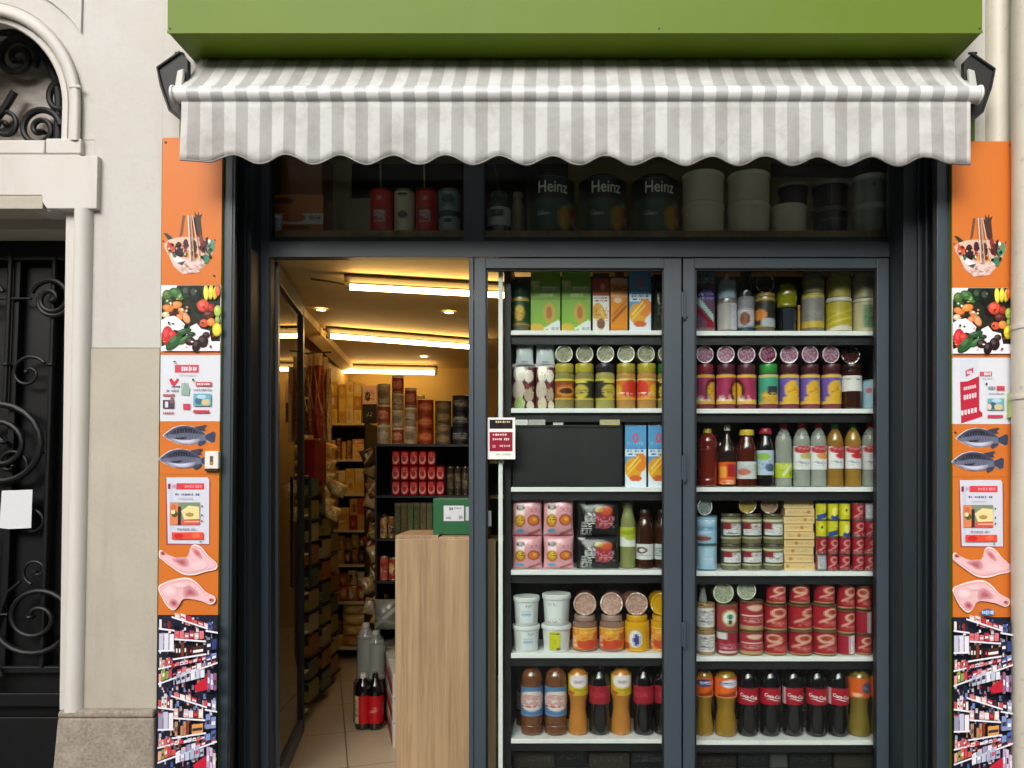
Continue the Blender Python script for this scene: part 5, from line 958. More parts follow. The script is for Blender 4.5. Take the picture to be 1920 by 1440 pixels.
# ------------------------------------------------------------------ shop room
CZ = 2.82
M['floor'] = None
def floor_mat():
    m = mat('cream_floor_tiles', 'b5a68a', .3, noise=[(3, .4, 'a3937a', .4, .7), (30, .2, '8c7e68', .55, .8)])
    n = m.node_tree.nodes; l = m.node_tree.links; b = n['Principled BSDF']; src = b.inputs['Base Color'].links[0].from_socket
    tc = n.new('ShaderNodeTexCoord'); mp = n.new('ShaderNodeMapping'); mp.inputs['Rotation'].default_value = (0, 0, radians(-18)); mp.inputs['Location'].default_value = (.345, .1, 0)
    br = n.new('ShaderNodeTexBrick'); br.offset = 0; br.inputs['Scale'].default_value = 1; br.inputs['Brick Width'].default_value = .6; br.inputs['Row Height'].default_value = .6; br.inputs['Mortar Size'].default_value = .004
    l.new(tc.outputs['Object'], mp.inputs[0]); l.new(mp.outputs[0], br.inputs['Vector'])
    mx = n.new('ShaderNodeMix'); mx.data_type = 'RGBA'; l.new(br.outputs['Fac'], mx.inputs[0]); l.new(src, mx.inputs[6]); mx.inputs[7].default_value = (*H('5d5140'), 1); l.new(mx.outputs[2], b.inputs['Base Color'])
    return m
M['floor'] = floor_mat()
M['olive'] = mat('ochre_wall_paint', 'b3985c', .8, noise=[(2, .4, '9d8449', .4, .7)])
struct(MB().box((-2.9,.25,-.1),(2.2,5.0,.003)).build('shop_floor', M['floor']))
struct(MB().box((-2.9,.37,CZ),(2.2,5.0,CZ+.05)).build('shop_ceiling', M['ceil']))
q = MB(); q.add([(-1.97,.31,.003),(-2.40,5.0,.003),(-2.40,5.0,CZ),(-1.97,.31,CZ),(-2.1,.31,.003),(-2.5,5.0,.003),(-2.5,5.0,CZ),(-2.1,.31,CZ)], [(0,1,2,3),(4,7,6,5),(0,3,7,4),(1,5,6,2)]); struct(q.build('side_wall', M['olive']))
struct(MB().box((-2.9,4.75,.003),(2.2,4.9,CZ)).build('back_wall', M['olive']))
struct(MB().box((1.9,.31,.003),(2.05,4.75,CZ)).build('side_wall', M['olive']))
q = MB(); q.add([(-1.70,.40,CZ-.001),(-1.60,.40,CZ-.001),(-2.30,4.75,CZ-.001),(-2.40,4.75,CZ-.001),(-1.70,.40,CZ-.09),(-1.60,.40,CZ-.06),(-2.30,4.75,CZ-.06),(-2.40,4.75,CZ-.09)], [(0,1,2,3),(4,7,6,5),(1,5,6,2),(0,4,5,1)]); tag(q.build('ceiling_cornice', M['ceil']), 'plain cream cornice along the left edge of the shop ceiling', 'cornice')
# roof space behind the fixed windows
struct(MB().box((-2.9,1.15,CZ+.06),(2.2,1.25,3.75)).box((-2.9,.37,3.65),(2.2,1.15,3.7)).box((-2.9,.37,CZ+.06),(-1.72,1.15,3.65)).box((1.9,.37,CZ+.06),(2.0,1.15,3.65)).build('loft_wall', M['dark']))
struct(MB().box((-1.71,.38,3.60),(1.89,1.14,3.64)).box((-1.715,.38,CZ+.08),(-1.705,1.14,3.6)).box((1.885,.38,CZ+.08),(1.895,1.14,3.6)).build('loft_lining', M['bounce_paint']))  # pale lining added to bounce light onto the goods in the fixed windows
LZ = PZ(441.5, .45)
q = MB(); q.box((-1.7,.37,LZ-.05),(1.85,1.14,LZ)); tag(q.build('loft_shelf', M['wood']), 'long brown shelf board carrying tubs behind the fixed windows', 'shelf')
def emit(name, col, s):
    m = bpy.data.materials.new(name); m.use_nodes = True; n = m.node_tree.nodes; n.clear(); e = n.new('ShaderNodeEmission'); o = n.new('ShaderNodeOutputMaterial')
    e.inputs[0].default_value = (*col, 1); e.inputs[1].default_value = s; m.node_tree.links.new(e.outputs[0], o.inputs[0]); return m
M['tube'] = emit('lit_fluorescent_tube', (1.0, .64, .25), 19)
M['spot'] = emit('lit_downlight', (1.0, .66, .3), 12)
M['batten'] = mat('shaded_light_fitting', '6a6040', .6)  # shadow above the tube is put into this dark olive colour
def tube_light(p0, p1, label, r=.019):
    a, b = Vector(p0), Vector(p1); c = (a+b)/2; t = thing('fluorescent_light', label, 'ceiling light', 'fluorescent ceiling lights', loc=c); d = (b-a).normalized()
    q = MB(); q.tube([a, b], r, 12); rel(q.build('lamp_tube', M['tube'], t), t)
    q = MB(); q.tube([a-d*.03+Vector((0,0,r+.035)), b+d*.03+Vector((0,0,r+.034))], .024, 4); rel(q.build('fitting', M['batten'], t), t)
    for e, s in ((a,-1),(b,1)):
        q = MB(); q.tube([e+d*s*.0, e+d*s*.028], r*1.15, 10, 'd9cfae'); rel(q.build('holder', M['plastic'], t), t)
def at_z(x, y, z):
    dd = (z-EYE)*F/(VY-y); return ((x-VX)*dd/F, dd-D, z)
tube_light(at_z(656,538,CZ-.075), at_z(1010,557,CZ-.075), 'nearest of three lit ceiling tubes, partly behind the window stile', .017)
tube_light(at_z(619,630,CZ-.075), at_z(905,652,CZ-.075), 'middle of three lit ceiling tubes in the shop', .019)
tube_light((PX(572,4.3),4.3,PZ(694,4.3)), (PX(815,4.45),4.45,PZ(699,4.45)), 'farthest of three lit ceiling tubes, above the stacked tins', .021)
for k, (x, y) in enumerate(((602,580),(842,585),(795,668))):
    z = CZ-.004; p = at_z(x, y, z)
    if p[1] > 4.5: p = (PX(x,4.4), 4.4, z)
    t = thing('downlight', ('small round lit downlight left of the near tube','small round lit downlight between the two nearer tubes at right','small round lit downlight just above the farthest tube')[k], 'ceiling light', 'round downlights', loc=p)
    q = MB(); q.lathe([(.001,-.004),(.032,-.004),(.032,0)], 18); q.build('lamp', M['spot'], t)
    q = MB(); q.lathe([(.033,-.005),(.045,-.006),(.048,.0)], 18, 'd9d2bc', cap=False); q.build('trim_ring', M['plastic'], t)
c_ = MB(); c_.tube([at_z(583,523,CZ-.01), at_z(620,528,CZ-.01), at_z(650,534,CZ-.02)], .006, 6, '3a2c18'); tag(c_.build('cable', M['plastic']), 'short dark cable on the ceiling left of the nearest tube', 'cable')
c_ = MB(); c_.tube([at_z(592,624,CZ-.01), at_z(610,617,CZ-.01), at_z(622,622,CZ-.02)], .007, 6, '3a2c18'); tag(c_.build('cable', M['plastic']), 'short dark cable on the ceiling left of the middle tube', 'cable')

# oak panel counter near the door
ct = thing('counter', 'light oak laminate counter standing just inside the door', 'counter', loc=(PX(808,.5), .5, 0))
cz = PZ(1011,.48)
q = MB(); q.box((PX(741,.48),.48,.003),(PX(1000,.48)-.2,.50,cz)); rel(q.build('front_panel', M['wood'], ct, bevel=.0015), ct)
q = MB(); q.box((PX(742,.48),.505,.003),(PX(742,.48)+.02,.95,cz-.002)); rel(q.build('side_panel', M['wood'], ct), ct)
q = MB(); q.box((PX(743,.60),.58,cz-.012),(PX(823,.60),.95,cz+.012)); rel(q.build('worktop', M['wood'], ct, bevel=.002), ct)
q = MB(); q.box((PX(824,.52),.502,cz-.01),(PX(905,.52),.95,cz+.009)); rel(q.build('worktop', M['wood'], ct, bevel=.002), ct)
gx = thing('green_box', 'green box with a white printed sheet on the oak counter', 'box', loc=(PX(850,.62), .62, cz+.0125))
q = MB(); q.box((PX(812,.62),.62,cz+.0125),(PX(912,.62),.80,PZ(935,.62)),'1f5a34'); rel(q.build('case', M['plastic'], gx, bevel=.003), gx)
a = Art('printed_sheet', gx, .618, lambda x, y: (x, y)); a.rect(832,948,870,977,'c9ccd0').scr(835,951,850,957,'5a6068',4,2).scr(852,951,866,955,'6d737a',4,7).scr(836,968,846,974,'83898f',3,3).scr(860,966,868,974,'83898f',2,5).rect(873,950,884,976,'b9bcc0'); a.done()

# back shelving
BY = 3.1
def shelf_unit(name, label, x0, x1, ys, Yf, depth, ybot, post='dark', edge='shelf', hd=.02, back=True, topy=None):
    t = thing(name, label, 'shelving', loc=(PX((x0+x1)/2,Yf), Yf, 0)); zs = []
    zt = PZ(topy if topy else ys[0], Yf)
    for x in (x0-3, x1):
        q = MB(); q.box((PX(x,Yf), Yf+.002, .003),(PX(x+3,Yf), Yf+depth, zt-.001)); rel(q.build('side_panel', M[post], t), t)
    if back: q = MB(); q.box((PX(x0,Yf), Yf+depth-.01, .003),(PX(x1,Yf), Yf+depth+.005, zt-.001)); rel(q.build('back_panel', M['dark'], t), t)
    for y in ys:
        z = PZ(y, Yf); q = MB(); q.box((PX(x0,Yf), Yf, z-hd),(PX(x1,Yf), Yf+depth-.012, z)); rel(q.build('shelf', M[edge], t), t); zs.append(z)
    return t, zs
t, BZ = shelf_unit('back_shelving', 'dark grocery shelving at the far end of the aisle with pale shelf edges', 598, 683, [793,861,926,994,1059,1129,1214], BY, .4, 1236, 'wood_dark' if 'wood_dark' in M else 'dark', 'warm_edge')
def rowf(zs, Yf, x0, x1, n, hs, cols, desc, name, where, shape, R, group, rows=1):
    w = (x1-x0)/n
    for k in range(n):
        zc = zs
        for lv in range(rows):
            a_, b_ = x0+k*w+.5, x0+(k+1)*w-.5; hh = R.uniform(*hs); col = R.choice(cols); c2 = R.choice(cols)
            ww = (b_-a_)*(D+Yf)/F
            p_ = pat(col, [('n',-.8,.8,.2,.8,c2,k+lv*5,.35),('e',R.uniform(-.3,.3),R.uniform(.4,.6),.4,.25,c2),('n',-.5,.5,.3,.6,'efe4c4',k,.15)])
            if shape == 'can': parts = can(ww, hh, p_, 0, 'b9a98a')
            elif shape == 'bag': parts = pouch(ww*1.15, hh, .08, p_, col)
            else: parts = carton(ww, hh, .1, p_, col)
            put(name, f"{desc}, {('',ORD[k+1]+' from left, ')[n>1]}{('',('lowest','second','third','top')[lv]+' level, ')[rows>1]}{where}", 'can' if shape == 'can' else ('bag' if shape == 'bag' else 'box'), group, parts, (PX((a_+b_)/2,Yf), Yf+(.05 if shape != 'box' else .0)+.01, zc+.0005))
            zc += hh+.001
R = random.Random(21)
gold = ('c99a3a','d9b45a','e0c27a','b5803a','d8c8a0'); red_ = ('8d2a22','b5503a','c99a5a','6a1f1a'); mixd = ('8a5a2c','c9a24a','6a3a24','a98a4a','3a2a1c')
rowf(BZ[0], BY, 600, 632, 2, (.10,.13), gold, 'golden biscuit box', 'food_box', 'top of back shelving', 'box', R, 'boxes on the back shelving', 3)
rowf(BZ[0], BY, 634, 677, 3, (.10,.13), gold, 'yellow cereal box', 'food_box', 'top of back shelving', 'box', R, 'boxes on the back shelving', 3)
rowf(BZ[0], BY, 679, 705, 1, (.16,.17), ('2c2632','d8b0a0'), 'dark purple box', 'food_box', 'top of back shelving', 'box', R, 'boxes on the back shelving', 2)
rowf(BZ[1], BY, 606, 656, 5, (.14,.2), mixd, 'small tan jar', 'food_can', 'below the top back shelf', 'can', R, 'goods on the back shelving')
rowf(BZ[1], BY, 660, 682, 1, (.042,.046), ('e0a070','e8c890','c98a60'), 'flat striped packet', 'food_box', 'at right below the top back shelf', 'box', R, 'goods on the back shelving', 4)
rowf(BZ[2], BY, 612, 682, 4, (.10,.13), gold, 'flat yellow packet', 'food_box', 'third back shelf', 'box', R, 'goods on the back shelving', 2)
rowf(BZ[3], BY, 620, 654, 1, (.045,.05), gold, 'flat long yellow packet', 'food_box', 'fourth back shelf', 'box', R, 'goods on the back shelving', 4)
rowf(BZ[3], BY, 655, 683, 2, (.12,.15), red_, 'red box', 'food_box', 'fourth back shelf', 'box', R, 'goods on the back shelving', 2)
rowf(BZ[4], BY, 616, 683, 5, (.11,.14), mixd, 'brown packet', 'food_bag', 'fifth back shelf', 'bag', R, 'goods on the back shelving', 2)
rowf(BZ[5], BY, 616, 683, 4, (.12,.15), gold+red_, 'rounded snack bag', 'food_bag', 'sixth back shelf', 'bag', R, 'goods on the back shelving', 2)
rowf(BZ[6], BY, 622, 640, 1, (.1,.13), mixd, 'orange-brown bag', 'food_bag', 'bottom back shelf', 'bag', R, 'goods on the back shelving', 2)
rowf(BZ[6], BY, 641, 683, 1, (.09,.1), gold, 'wide yellow sack', 'food_bag', 'bottom back shelf', 'bag', R, 'goods on the back shelving', 4)
# stepped display at the left of the aisle: rows of small trays facing the aisle
ls = thing('side_shelving', 'narrow side shelving of stepped trays along the left of the aisle', 'shelving', loc=(-1.9, 1.8, 0))
LV = Vector((-2.12, 3.0, 0)); LN = Vector((-1.80, 1.62, 0)); dirv = (LV-LN).normalized(); nrm = Vector((dirv.y, -dirv.x, 0)); ang = math.atan2(dirv.y, dirv.x)
R = random.Random(5)
for i in range(13):
    z = .06+i*.125
    q = MB(); a0 = LN-nrm*.22; b0 = LV-nrm*.22; a1 = LN+nrm*0; b1 = LV+nrm*0
    q.add([(p.x, p.y, zz) for zz in (z, z+.008) for p in (a0,b0,b1,a1)], [(0,1,2,3),(7,6,5,4),(0,4,5,1),(1,5,6,2),(2,6,7,3),(3,7,4,0)]); rel(q.build('shelf', M['dark'], ls), ls)
for k in range(2):
    p = (LN if k == 0 else LV)-nrm*.23; q = MB(); q.box((p.x-.01,p.y-.01,.003),(p.x+.01,p.y+.01,1.7)); rel(q.build('post', M['bracket'], ls), ls)
q = MB(); q.add([(p.x, p.y, zz) for zz in (.003, 1.62) for p in (LN-nrm*.22, LV-nrm*.22, LV-nrm*.2, LN-nrm*.2)], [(0,1,2,3),(7,6,5,4),(0,4,5,1),(1,5,6,2),(2,6,7,3),(3,7,4,0)]); rel(q.build('back_panel', M['dark'], ls), ls)
cols_ = [('6d6a34','8a8a4c','b5ae7a'),('2f4a3c','a59a5a','2c3a3a'),('7a4a24','a9803a','5a2a1a'),('8a8060','5d5a3c','c9b98a')]
tiers = ('floor','second','third','fourth','fifth','sixth','seventh','eighth','ninth','tenth')
for c, (x0, x1, Yc, y0, dy) in enumerate(((557,579,1.50,1318,43),(584,604,1.9,1296,41.5),(604,620,2.35,1268,39))):
    for i in range(10):
        yb = y0-i*dy; cc = cols_[(i+c) % 4]; w_ = (x1-x0)*(D+Yc)/F; h_ = (dy-9)*(D+Yc)/F
        pp = pat(cc[0], [('r',-1,1,.62,1,('1c2a28','3a1c14','24301c','1c2434')[(i*3+c)%4]),('r',-.95,.15,.05,.55,cc[2]),('n',-.9,.9,.1,.6,cc[1],i+c,.35)])
        put('small_box', f"small tray box with yellowish front, {('near','middle','far')[c]} column of side shelving, {tiers[i]} tier", 'box', 'small boxes on the side shelving', carton(w_, h_, .2, pp, cc[0]), (PX((x0+x1)/2,Yc), Yc, max(.003, PZ(yb,Yc))), 0)
        if i % 2 == 0: rel(MB().box((PX(x0,Yc)-.01, Yc, PZ(yb,Yc)-.012),(PX(x1,Yc)+.01, Yc+.25, PZ(yb,Yc)-.002)).build('shelf', M['dark'], ls), ls)
for i in range(9):
    Yc = 2.6; yb = 985+i*29; c1 = ('a9863c','8a5a2c','b59a5a')[i%3]
    put('snack_bag', f"small rounded packet end beside the aisle, {ORD[i+1]} from top by the back shelving", 'bag', 'packets beside the aisle', pouch(.055, .075, .06, pat(c1,[('n',-1,1,0,1,'5a3a1c',i,.4)]), c1), (PX(619+(i%2)*3,Yc), Yc, PZ(yb+15,Yc)))
# goods glimpsed through the open glass door
gs = thing('narrow_shelving', 'narrow dark shelving of jars seen through the open glass door', 'shelving', loc=(-1.84,.62,0))
for i in range(9):
    z = .1+i*.26; rel(MB().box((-1.94,.55,z-.012),(-1.72,1.5,z)).build('shelf', M['warm_edge'], gs), gs)
    for j in range(4):
        c1 = ('6a5a3c','7a2a20','4a6a6a','b0a890','3a4a2a','8a6a2c','c9c4b4')[(i*3+j*2)%7]
        put('shelf_jar', f"dim jar behind the door glass, {tiers[min(i,9)]} tier, {ORD[j+1]} along", 'jar', 'jars behind the open door', jar(.11,.17,c1,'8a8270',pat(('b5a98a','9a3a2c','c9c4b8','5a7a8a')[(i+j)%4],[('n',-.8,.8,.2,.8,'3a3428',i+j,.4)])), (-1.80-.03*j, .62+j*.23, z+.0005))
# snack bags hanging from the end of the side shelving
for k, (x, y, c1, c2) in enumerate(((604,838,'d9702a','e8b03a'),(602,866,'c9502a','c9a04a'),(600,890,'a92a24','c9b05a'),(598,914,'b53a24','d9b84a'),(600,938,'a82a2a','cba23a'),(612,956,'c98a3a','d9b860'),(623,912,'a98a4a','c9b06a'))):
    Yb = 2.0; w = .11; p_ = pat(c2, [('r',-1,-.1,0,1,c1),('e',.4,.5,.35,.3,'efd48a'),('n',-.8,.8,.2,.8,'6a2a18',k,.2)])
    t = put('snack_bag', f"yellow and red snack bag hanging {('topmost','second from top','third from top','fourth from top','second lowest','lowest','apart at right')[k]} in the clip strip", 'bag', 'snack bags on the clip strip', pouch(.17, .10, .07, p_, c1), (PX(x,Yb), Yb, PZ(y+14,Yb)))
    t.rotation_euler = (0, radians(25), 0)
# net bags and scarves hanging at upper left
for k, (x, y0, y1, w, c1, c2) in enumerate(((560,672,812,10,'5a3a1c','8a6a34'),(571,668,815,10,'3a2a1c','a9803a'),(583,664,816,12,'9a4a1c','b98a3a'),(597,662,822,14,'8d2a1a','c9602a'),(608,670,828,12,'c98a4a','8a3a1a'),(617,690,830,7,'d8b47a','a9602a'))):
    Yb = 1.75-.03*(k%2); w_ = w*1.25*(D+Yb)/F; h_ = PZ(y0,Yb)-PZ(y1,Yb); p_ = pat(c1, [('g',-1,1,.1,.9,.06,c2),('g',-1,1,.9,.3,.03,'e0c48a'),('r',-1,1,.86,1,'d9b47a'),('n',-1,1,.1,.8,c2,k,.25)])
    put('hanging_bag', f"long narrow printed bag hanging {ORD[k+1]} from left above the side shelving, {('dull brown','dark brown','orange-brown','deep red','tan and red','pale tan')[k]}", 'bag', 'long bags hanging from the ceiling rail', pouch(w_, h_, .07, p_, c1), (PX(x,Yb), Yb, PZ(y1,Yb)))
q = MB(); q.tube([(PX(552,1.75),1.75,PZ(664,1.75)),(PX(622,1.75),1.75,PZ(660,1.75))], .006, 6, '6a5030'); tag(q.build('hanging_rail', M['plastic']), 'thin rail holding the long bags above the side shelving', 'rail')
bx = MB(); bx.prect(561,824,590,905,1.70,1.95,'7a1c18',L=False); tag(bx.build('red_display_box', M['print'], bevel=.004), 'dark red display box under the hanging bags', 'box')
# centre gondola with stacked tins on top and red packs inside
GY = 1.7
t, GZ = shelf_unit('centre_shelving', 'dark centre shelving behind the counter carrying stacked tins', 706, 905, [833,929,1010,1090,1170], GY, .4, 1400, 'dark', 'dark', .016)
R = random.Random(8)
def tin_cols(k): return [('9a8a70','b9b0a0','6a3a2c'),('8d3a2c','a9603c','d9b08a'),('b5a58c','8a7d68','6a5a48')][k%3]
for c,(x0,x1,n,top) in enumerate(((708,732,3,720),(735,757,4,705),(759,781,3,728))):
    zc = GZ[0]
    for lv in range(n):
        yt = 833-(833-top)*(lv+1)/n; cc = tin_cols(c+lv); h_ = PZ(yt,GY+.06)-zc
        put('milk_tin', f"tall powdered milk tin, {('left','middle','right')[c]} stack, {('bottom','second','third','top')[lv]} one, on the centre shelving", 'tin', 'milk tins on the centre shelving', can((x1-x0)*(D+GY+.06)/F, h_*.99, pat(cc[0],[('e',0,.45,.5,.25,cc[1]),('n',-.5,.5,.2,.7,cc[2],lv+c,.4),('r',-1,1,.9,1,'d8ccb0')]),0,'d8ccb0'), (PX((x0+x1)/2,GY+.06), GY+.06, zc+.0005)); zc += h_
for c,(x0,x1,n,top,cc) in enumerate(((783,813,3,750,('8d3018','b5602c','c9906a')),(816,846,4,752,('5a5038','8a7a54','6a4a34')),(848,880,3,742,('1c2228','3a444c','a9a59a')))):
    zc = GZ[0]
    for lv in range(n):
        yt = 833-(833-top)*(lv+1)/n; h_ = PZ(yt,GY+.08)-zc
        put('coffee_tin', f"{('wide red','wide olive','wide black')[c]} tin, {('bottom','second','third','top')[lv]} of its stack, right side of centre shelving", 'tin', 'wide tins on the centre shelving', can((x1-x0)*(D+GY+.08)/F, h_*.99, pat(cc[0],[('e',.1,.5,.5,.3,cc[1]),('n',-.6,.6,.3,.7,cc[2],lv,.4)]),0,cc[1]), (PX((x0+x1)/2,GY+.08), GY+.08, zc+.0005)); zc += h_
item_w = 20
for c in range(6):
    zc = GZ[1]
    for lv in range(3 if c < 5 else 2):
        h_ = (PZ(845,GY+.05)-GZ[1])/3
        x0, x1 = 735+c*16.7, 735+(c+1)*16.7-1
        put('red_pack', f"glossy red drink pack, column {('one','two','three','four','five','six')[c]}, {('bottom','middle','top')[lv]} row, inside the centre shelving", 'pack', 'red packs inside the centre shelving', can((x1-x0)*(D+GY+.05)/F, h_*.98, pat('a3141a',[('e',0,.4,.5,.35,'c9a39a'),('e',0,.5,.32,.3,'a3141a'),('n',-.5,.5,.6,.9,'c97a6a',c+lv,.4)]),0,'8a1a1c'), (PX((x0+x1)/2,GY+.05), GY+.05, zc+.0005)); zc += h_
for c in range(3):
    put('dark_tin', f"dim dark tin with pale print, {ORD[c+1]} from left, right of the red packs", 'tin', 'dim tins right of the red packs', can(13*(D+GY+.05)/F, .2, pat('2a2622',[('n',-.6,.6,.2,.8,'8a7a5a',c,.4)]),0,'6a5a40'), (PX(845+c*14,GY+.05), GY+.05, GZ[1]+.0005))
for c in range(7):
    x0, x1 = 740+c*12, 740+(c+1)*12-1
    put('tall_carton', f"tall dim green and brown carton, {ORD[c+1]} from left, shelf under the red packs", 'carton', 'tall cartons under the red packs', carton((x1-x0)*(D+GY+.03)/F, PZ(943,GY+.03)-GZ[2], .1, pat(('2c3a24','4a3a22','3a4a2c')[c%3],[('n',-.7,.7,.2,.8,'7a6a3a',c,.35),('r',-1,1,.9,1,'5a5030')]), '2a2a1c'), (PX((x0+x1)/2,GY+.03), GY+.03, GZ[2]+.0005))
# bags and nets on the end of the centre shelving
R = random.Random(9)
for k in range(16):
    x = R.uniform(690,716) if k > 5 else R.uniform(690,704); y = 850+k*20; Yb = 1.9+.05*(k%3); c1 = R.choice(('6a4420','8a6a34','5a3a1c','7a2a1a','a98a5a') if k < 9 else ('a98a5a','8a2a1c','b9a98a','7a5a2c'))
    t = put('food_bag', f"crinkled {('brown','tan')[k%2]} bag hanging {('first','second','third','fourth','fifth','sixth','seventh','eighth','ninth','tenth','eleventh','twelfth','thirteenth','fourteenth','fifteenth','sixteenth')[k]} from top at the end of the centre shelving", 'bag', 'bags at the end of the centre shelving', pouch(.10, .12, .07, pat(c1,[('n',-1,1,0,1,R.choice(('c9a860','4a2a18')),k,.3),('g',-1,1,.2,.8,.08,'b99a5a')]), c1), (PX(x,Yb), Yb, PZ(y+22,Yb)))
    t.rotation_euler = (0, R.uniform(-.5,.5), R.uniform(-.3,.3))
# shelves at far right of the opening
t, RZ = shelf_unit('wall_shelving', 'dark wall shelving with pale edges glimpsed right of the tins', 838, 960, [796,864,930,1010], 2.3, .35, 1400, 'dark', 'warm_edge', .02)
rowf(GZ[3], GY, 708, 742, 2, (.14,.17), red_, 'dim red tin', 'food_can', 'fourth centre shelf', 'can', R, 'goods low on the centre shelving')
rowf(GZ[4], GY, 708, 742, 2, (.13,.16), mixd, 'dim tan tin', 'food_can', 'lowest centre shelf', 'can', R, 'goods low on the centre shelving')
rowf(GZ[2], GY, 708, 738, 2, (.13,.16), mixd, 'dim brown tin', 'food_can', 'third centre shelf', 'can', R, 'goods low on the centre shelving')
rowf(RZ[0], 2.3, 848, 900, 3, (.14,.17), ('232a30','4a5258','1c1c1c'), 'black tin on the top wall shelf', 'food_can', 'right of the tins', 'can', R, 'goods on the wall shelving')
rowf(RZ[1], 2.3, 845, 900, 5, (.1,.16), mixd, 'dark bottle-like tin', 'food_can', 'second wall shelf', 'can', R, 'goods on the wall shelving')
rowf(RZ[2], 2.3, 845, 900, 4, (.13,.19), red_, 'dim red box', 'food_box', 'third wall shelf', 'box', R, 'goods on the wall shelving')
# pale bag above the tins
put('yellow_bag', 'pale yellow crinkled bag rising behind the top tins', 'bag', None, pouch(.16,.20,.08,pat('e8c878',[('n',-1,1,0,1,'c99a4a',2,.2)]),'c9a050'), (PX(777,2.2),2.2,PZ(790,2.2)))
# crates along the counter side and floor goods
def fl_item(x, y, z=.0035):
    dd = EYE*F/(y-VY); return Vector(((x-VX)*dd/F, dd-D, z))
pA = fl_item(735,1405); pB = fl_item(703,1262)
dv = (pB-pA); Ln = dv.length; dv.normalize(); an = math.atan2(dv.y, dv.x)
for k in range(3):
    zc = .0035
    for lv in range(3):
        pp = pA+dv*(.17+k*.36); t = thing('drinks_case', f"white and red drinks case, {('nearest','middle','farthest')[k]} stack, {('floor','second','top')[lv]} level, beside the aisle", 'case', 'drinks cases beside the aisle', loc=(pp.x, pp.y, zc), rz=an)
        q = MB(); q.box((-.17,-.26,0),(.17,-.003,.15),'b5b0a4'); q.build('carton', M['print'], t, bevel=.004)
        q = MB(); q.box((-.168,-.002,.02),(.168,.0,.08),'8d2020').box((-.1,-.0,.095),(.1,.0015,.13),'7d7468'); q.build('print', M['print'], t)
        zc += .152
for k,(x,dx) in enumerate(((681,0),(704,0))):
    Yb = fl_item(690,1366).y; w = 31*(D+Yb)/F; h = PZ(1262,Yb)-.0035
    put('cola_bottle', ('cola bottle on the floor with cream and red label, left of the pair','cola bottle on the floor with plain red label, right of the pair')[k], 'bottle', 'cola bottles on the shop floor', bottle(w,h,'cola','0d0a0a','c9c2b4' if k == 0 else '15110f',pat('b5121c',[('r',-.9,-.2,0,1,'c9b98a') if k == 0 else ('n',-.3,.3,.4,.6,'d9a0a0',3,.5),('n',-.8,-.3,.2,.8,'3a2a1c',3,.4) if k == 0 else ('r',-1,1,0,.03,'8a1018')]),(.12,.62)), (PX(x,Yb), Yb, .0035))
Yw = fl_item(690,1366).y+.16; 
for k,x in enumerate((686,706)):
    w = 34*(D+Yw)/F; zb_ = .0035; h = PZ(1168+k*14,Yw)-PZ(1272,Yw)
    put('water_bottle', ('big clear water bottle behind the cola bottles, left of the pair','big clear water bottle behind the cola bottles, right of the pair')[k], 'bottle', 'clear bottles in the aisle', bottle(w,h,'water','8d8a78','b5b0a0',None,mat='clear',liquid=('6d6a58',.75)), (PX(x,Yw), Yw, PZ(1272,Yw)))
cs = MB(); z_ = PZ(1272,Yw)-.001; cs.box((PX(667,Yw),Yw-.06,.0035),(PX(722,Yw),Yw+.12,z_),'3a3024'); tag(cs.build('bottle_crate', M['plastic'], bevel=.004), 'dark low crate under the big clear water bottles', 'crate')
put('white_sack', 'pale grey plastic sack slumped beside the counter', 'sack', None, pouch(.17,.20,.14,pat('5f5f55',[('g',-1,1,.1,.8,.08,'8a8a7e'),('g',-1,1,.5,.2,.05,'77776c')]),'55554c'), (PX(726,1.45),1.45,PZ(1180,1.45)))

# ------------------------------------------------------------------ goods in the fixed windows
UY = .46
def up(x0, x1, yt, label, name, cat, group, fn, zb=None, Y=UY):
    w = (x1-x0)*(D+Y)/F; z = LZ+.0005 if zb is None else zb; h = PZ(yt,Y)-z
    put(name, label, cat, group, fn(w,h), (PX((x0+x1)/2,Y), Y, z)); return z+h
obx = pat('b5682a',[('r',-1,1,.28,.55,'d2ccc4'),('e',-.2,.45,.5,.12,'b5602c'),('n',.4,.9,.38,.5,'2c3a30',3,.5),('e',.0,.2,.5,.05,'6a4420'),('e',-.6,.85,.4,.08,'6a3a18')])
z_ = up(512,606,365,'orange and grey printed carton, lower one, in the short fixed window','carton','carton','orange cartons in the fixed window',lambda w,h: carton(w,h,.18,obx,'8a5020'))
up(528,604,285,'plain brown carton above the orange printed carton','carton','carton','orange cartons in the fixed window',lambda w,h: carton(w,h,.18,pat('7d4a1c',[('n',-.8,-.2,.6,.8,'5a3414',3,.3)]),'6a3f18'),zb=z_+.001)
q = MB(); q.box((PX(606,.95),.95,LZ+.0005),(PX(694,.95),1.0,PZ(372,.95)),'e6dcb4').box((PX(512,.96),.951,PZ(371.9,.95)),(PX(656,.96),1.0,3.55),'e6dcb4'); tag(q.build('board', M['plastic']), 'tall cream board standing behind the cartons in the short fixed window', 'board')
up(510,530,406,'small white and violet cup in the lower left corner of the short fixed window','cup','cup',None,lambda w,h: tub(w,h,'c9c9d4','d9d9e0',pat('b9b9c9',[('n',-1,1,0,1,'4a4a6a',3,.45)])),Y=.40)
canr = pat('c4141c',[('r',-.3,.3,.22,.5,'c9b9b4'),('n',-.25,.25,.25,.47,'9c4a4a',3,.5),('e',0,.8,.15,.04,'c99a8a'),('r',-1,1,.58,.6,'6d0a10')])
whc = pat('c4bca2',[('e',0,.4,.28,.1,'3a2420'),('e',0,.92,.3,.04,'5a2420')])
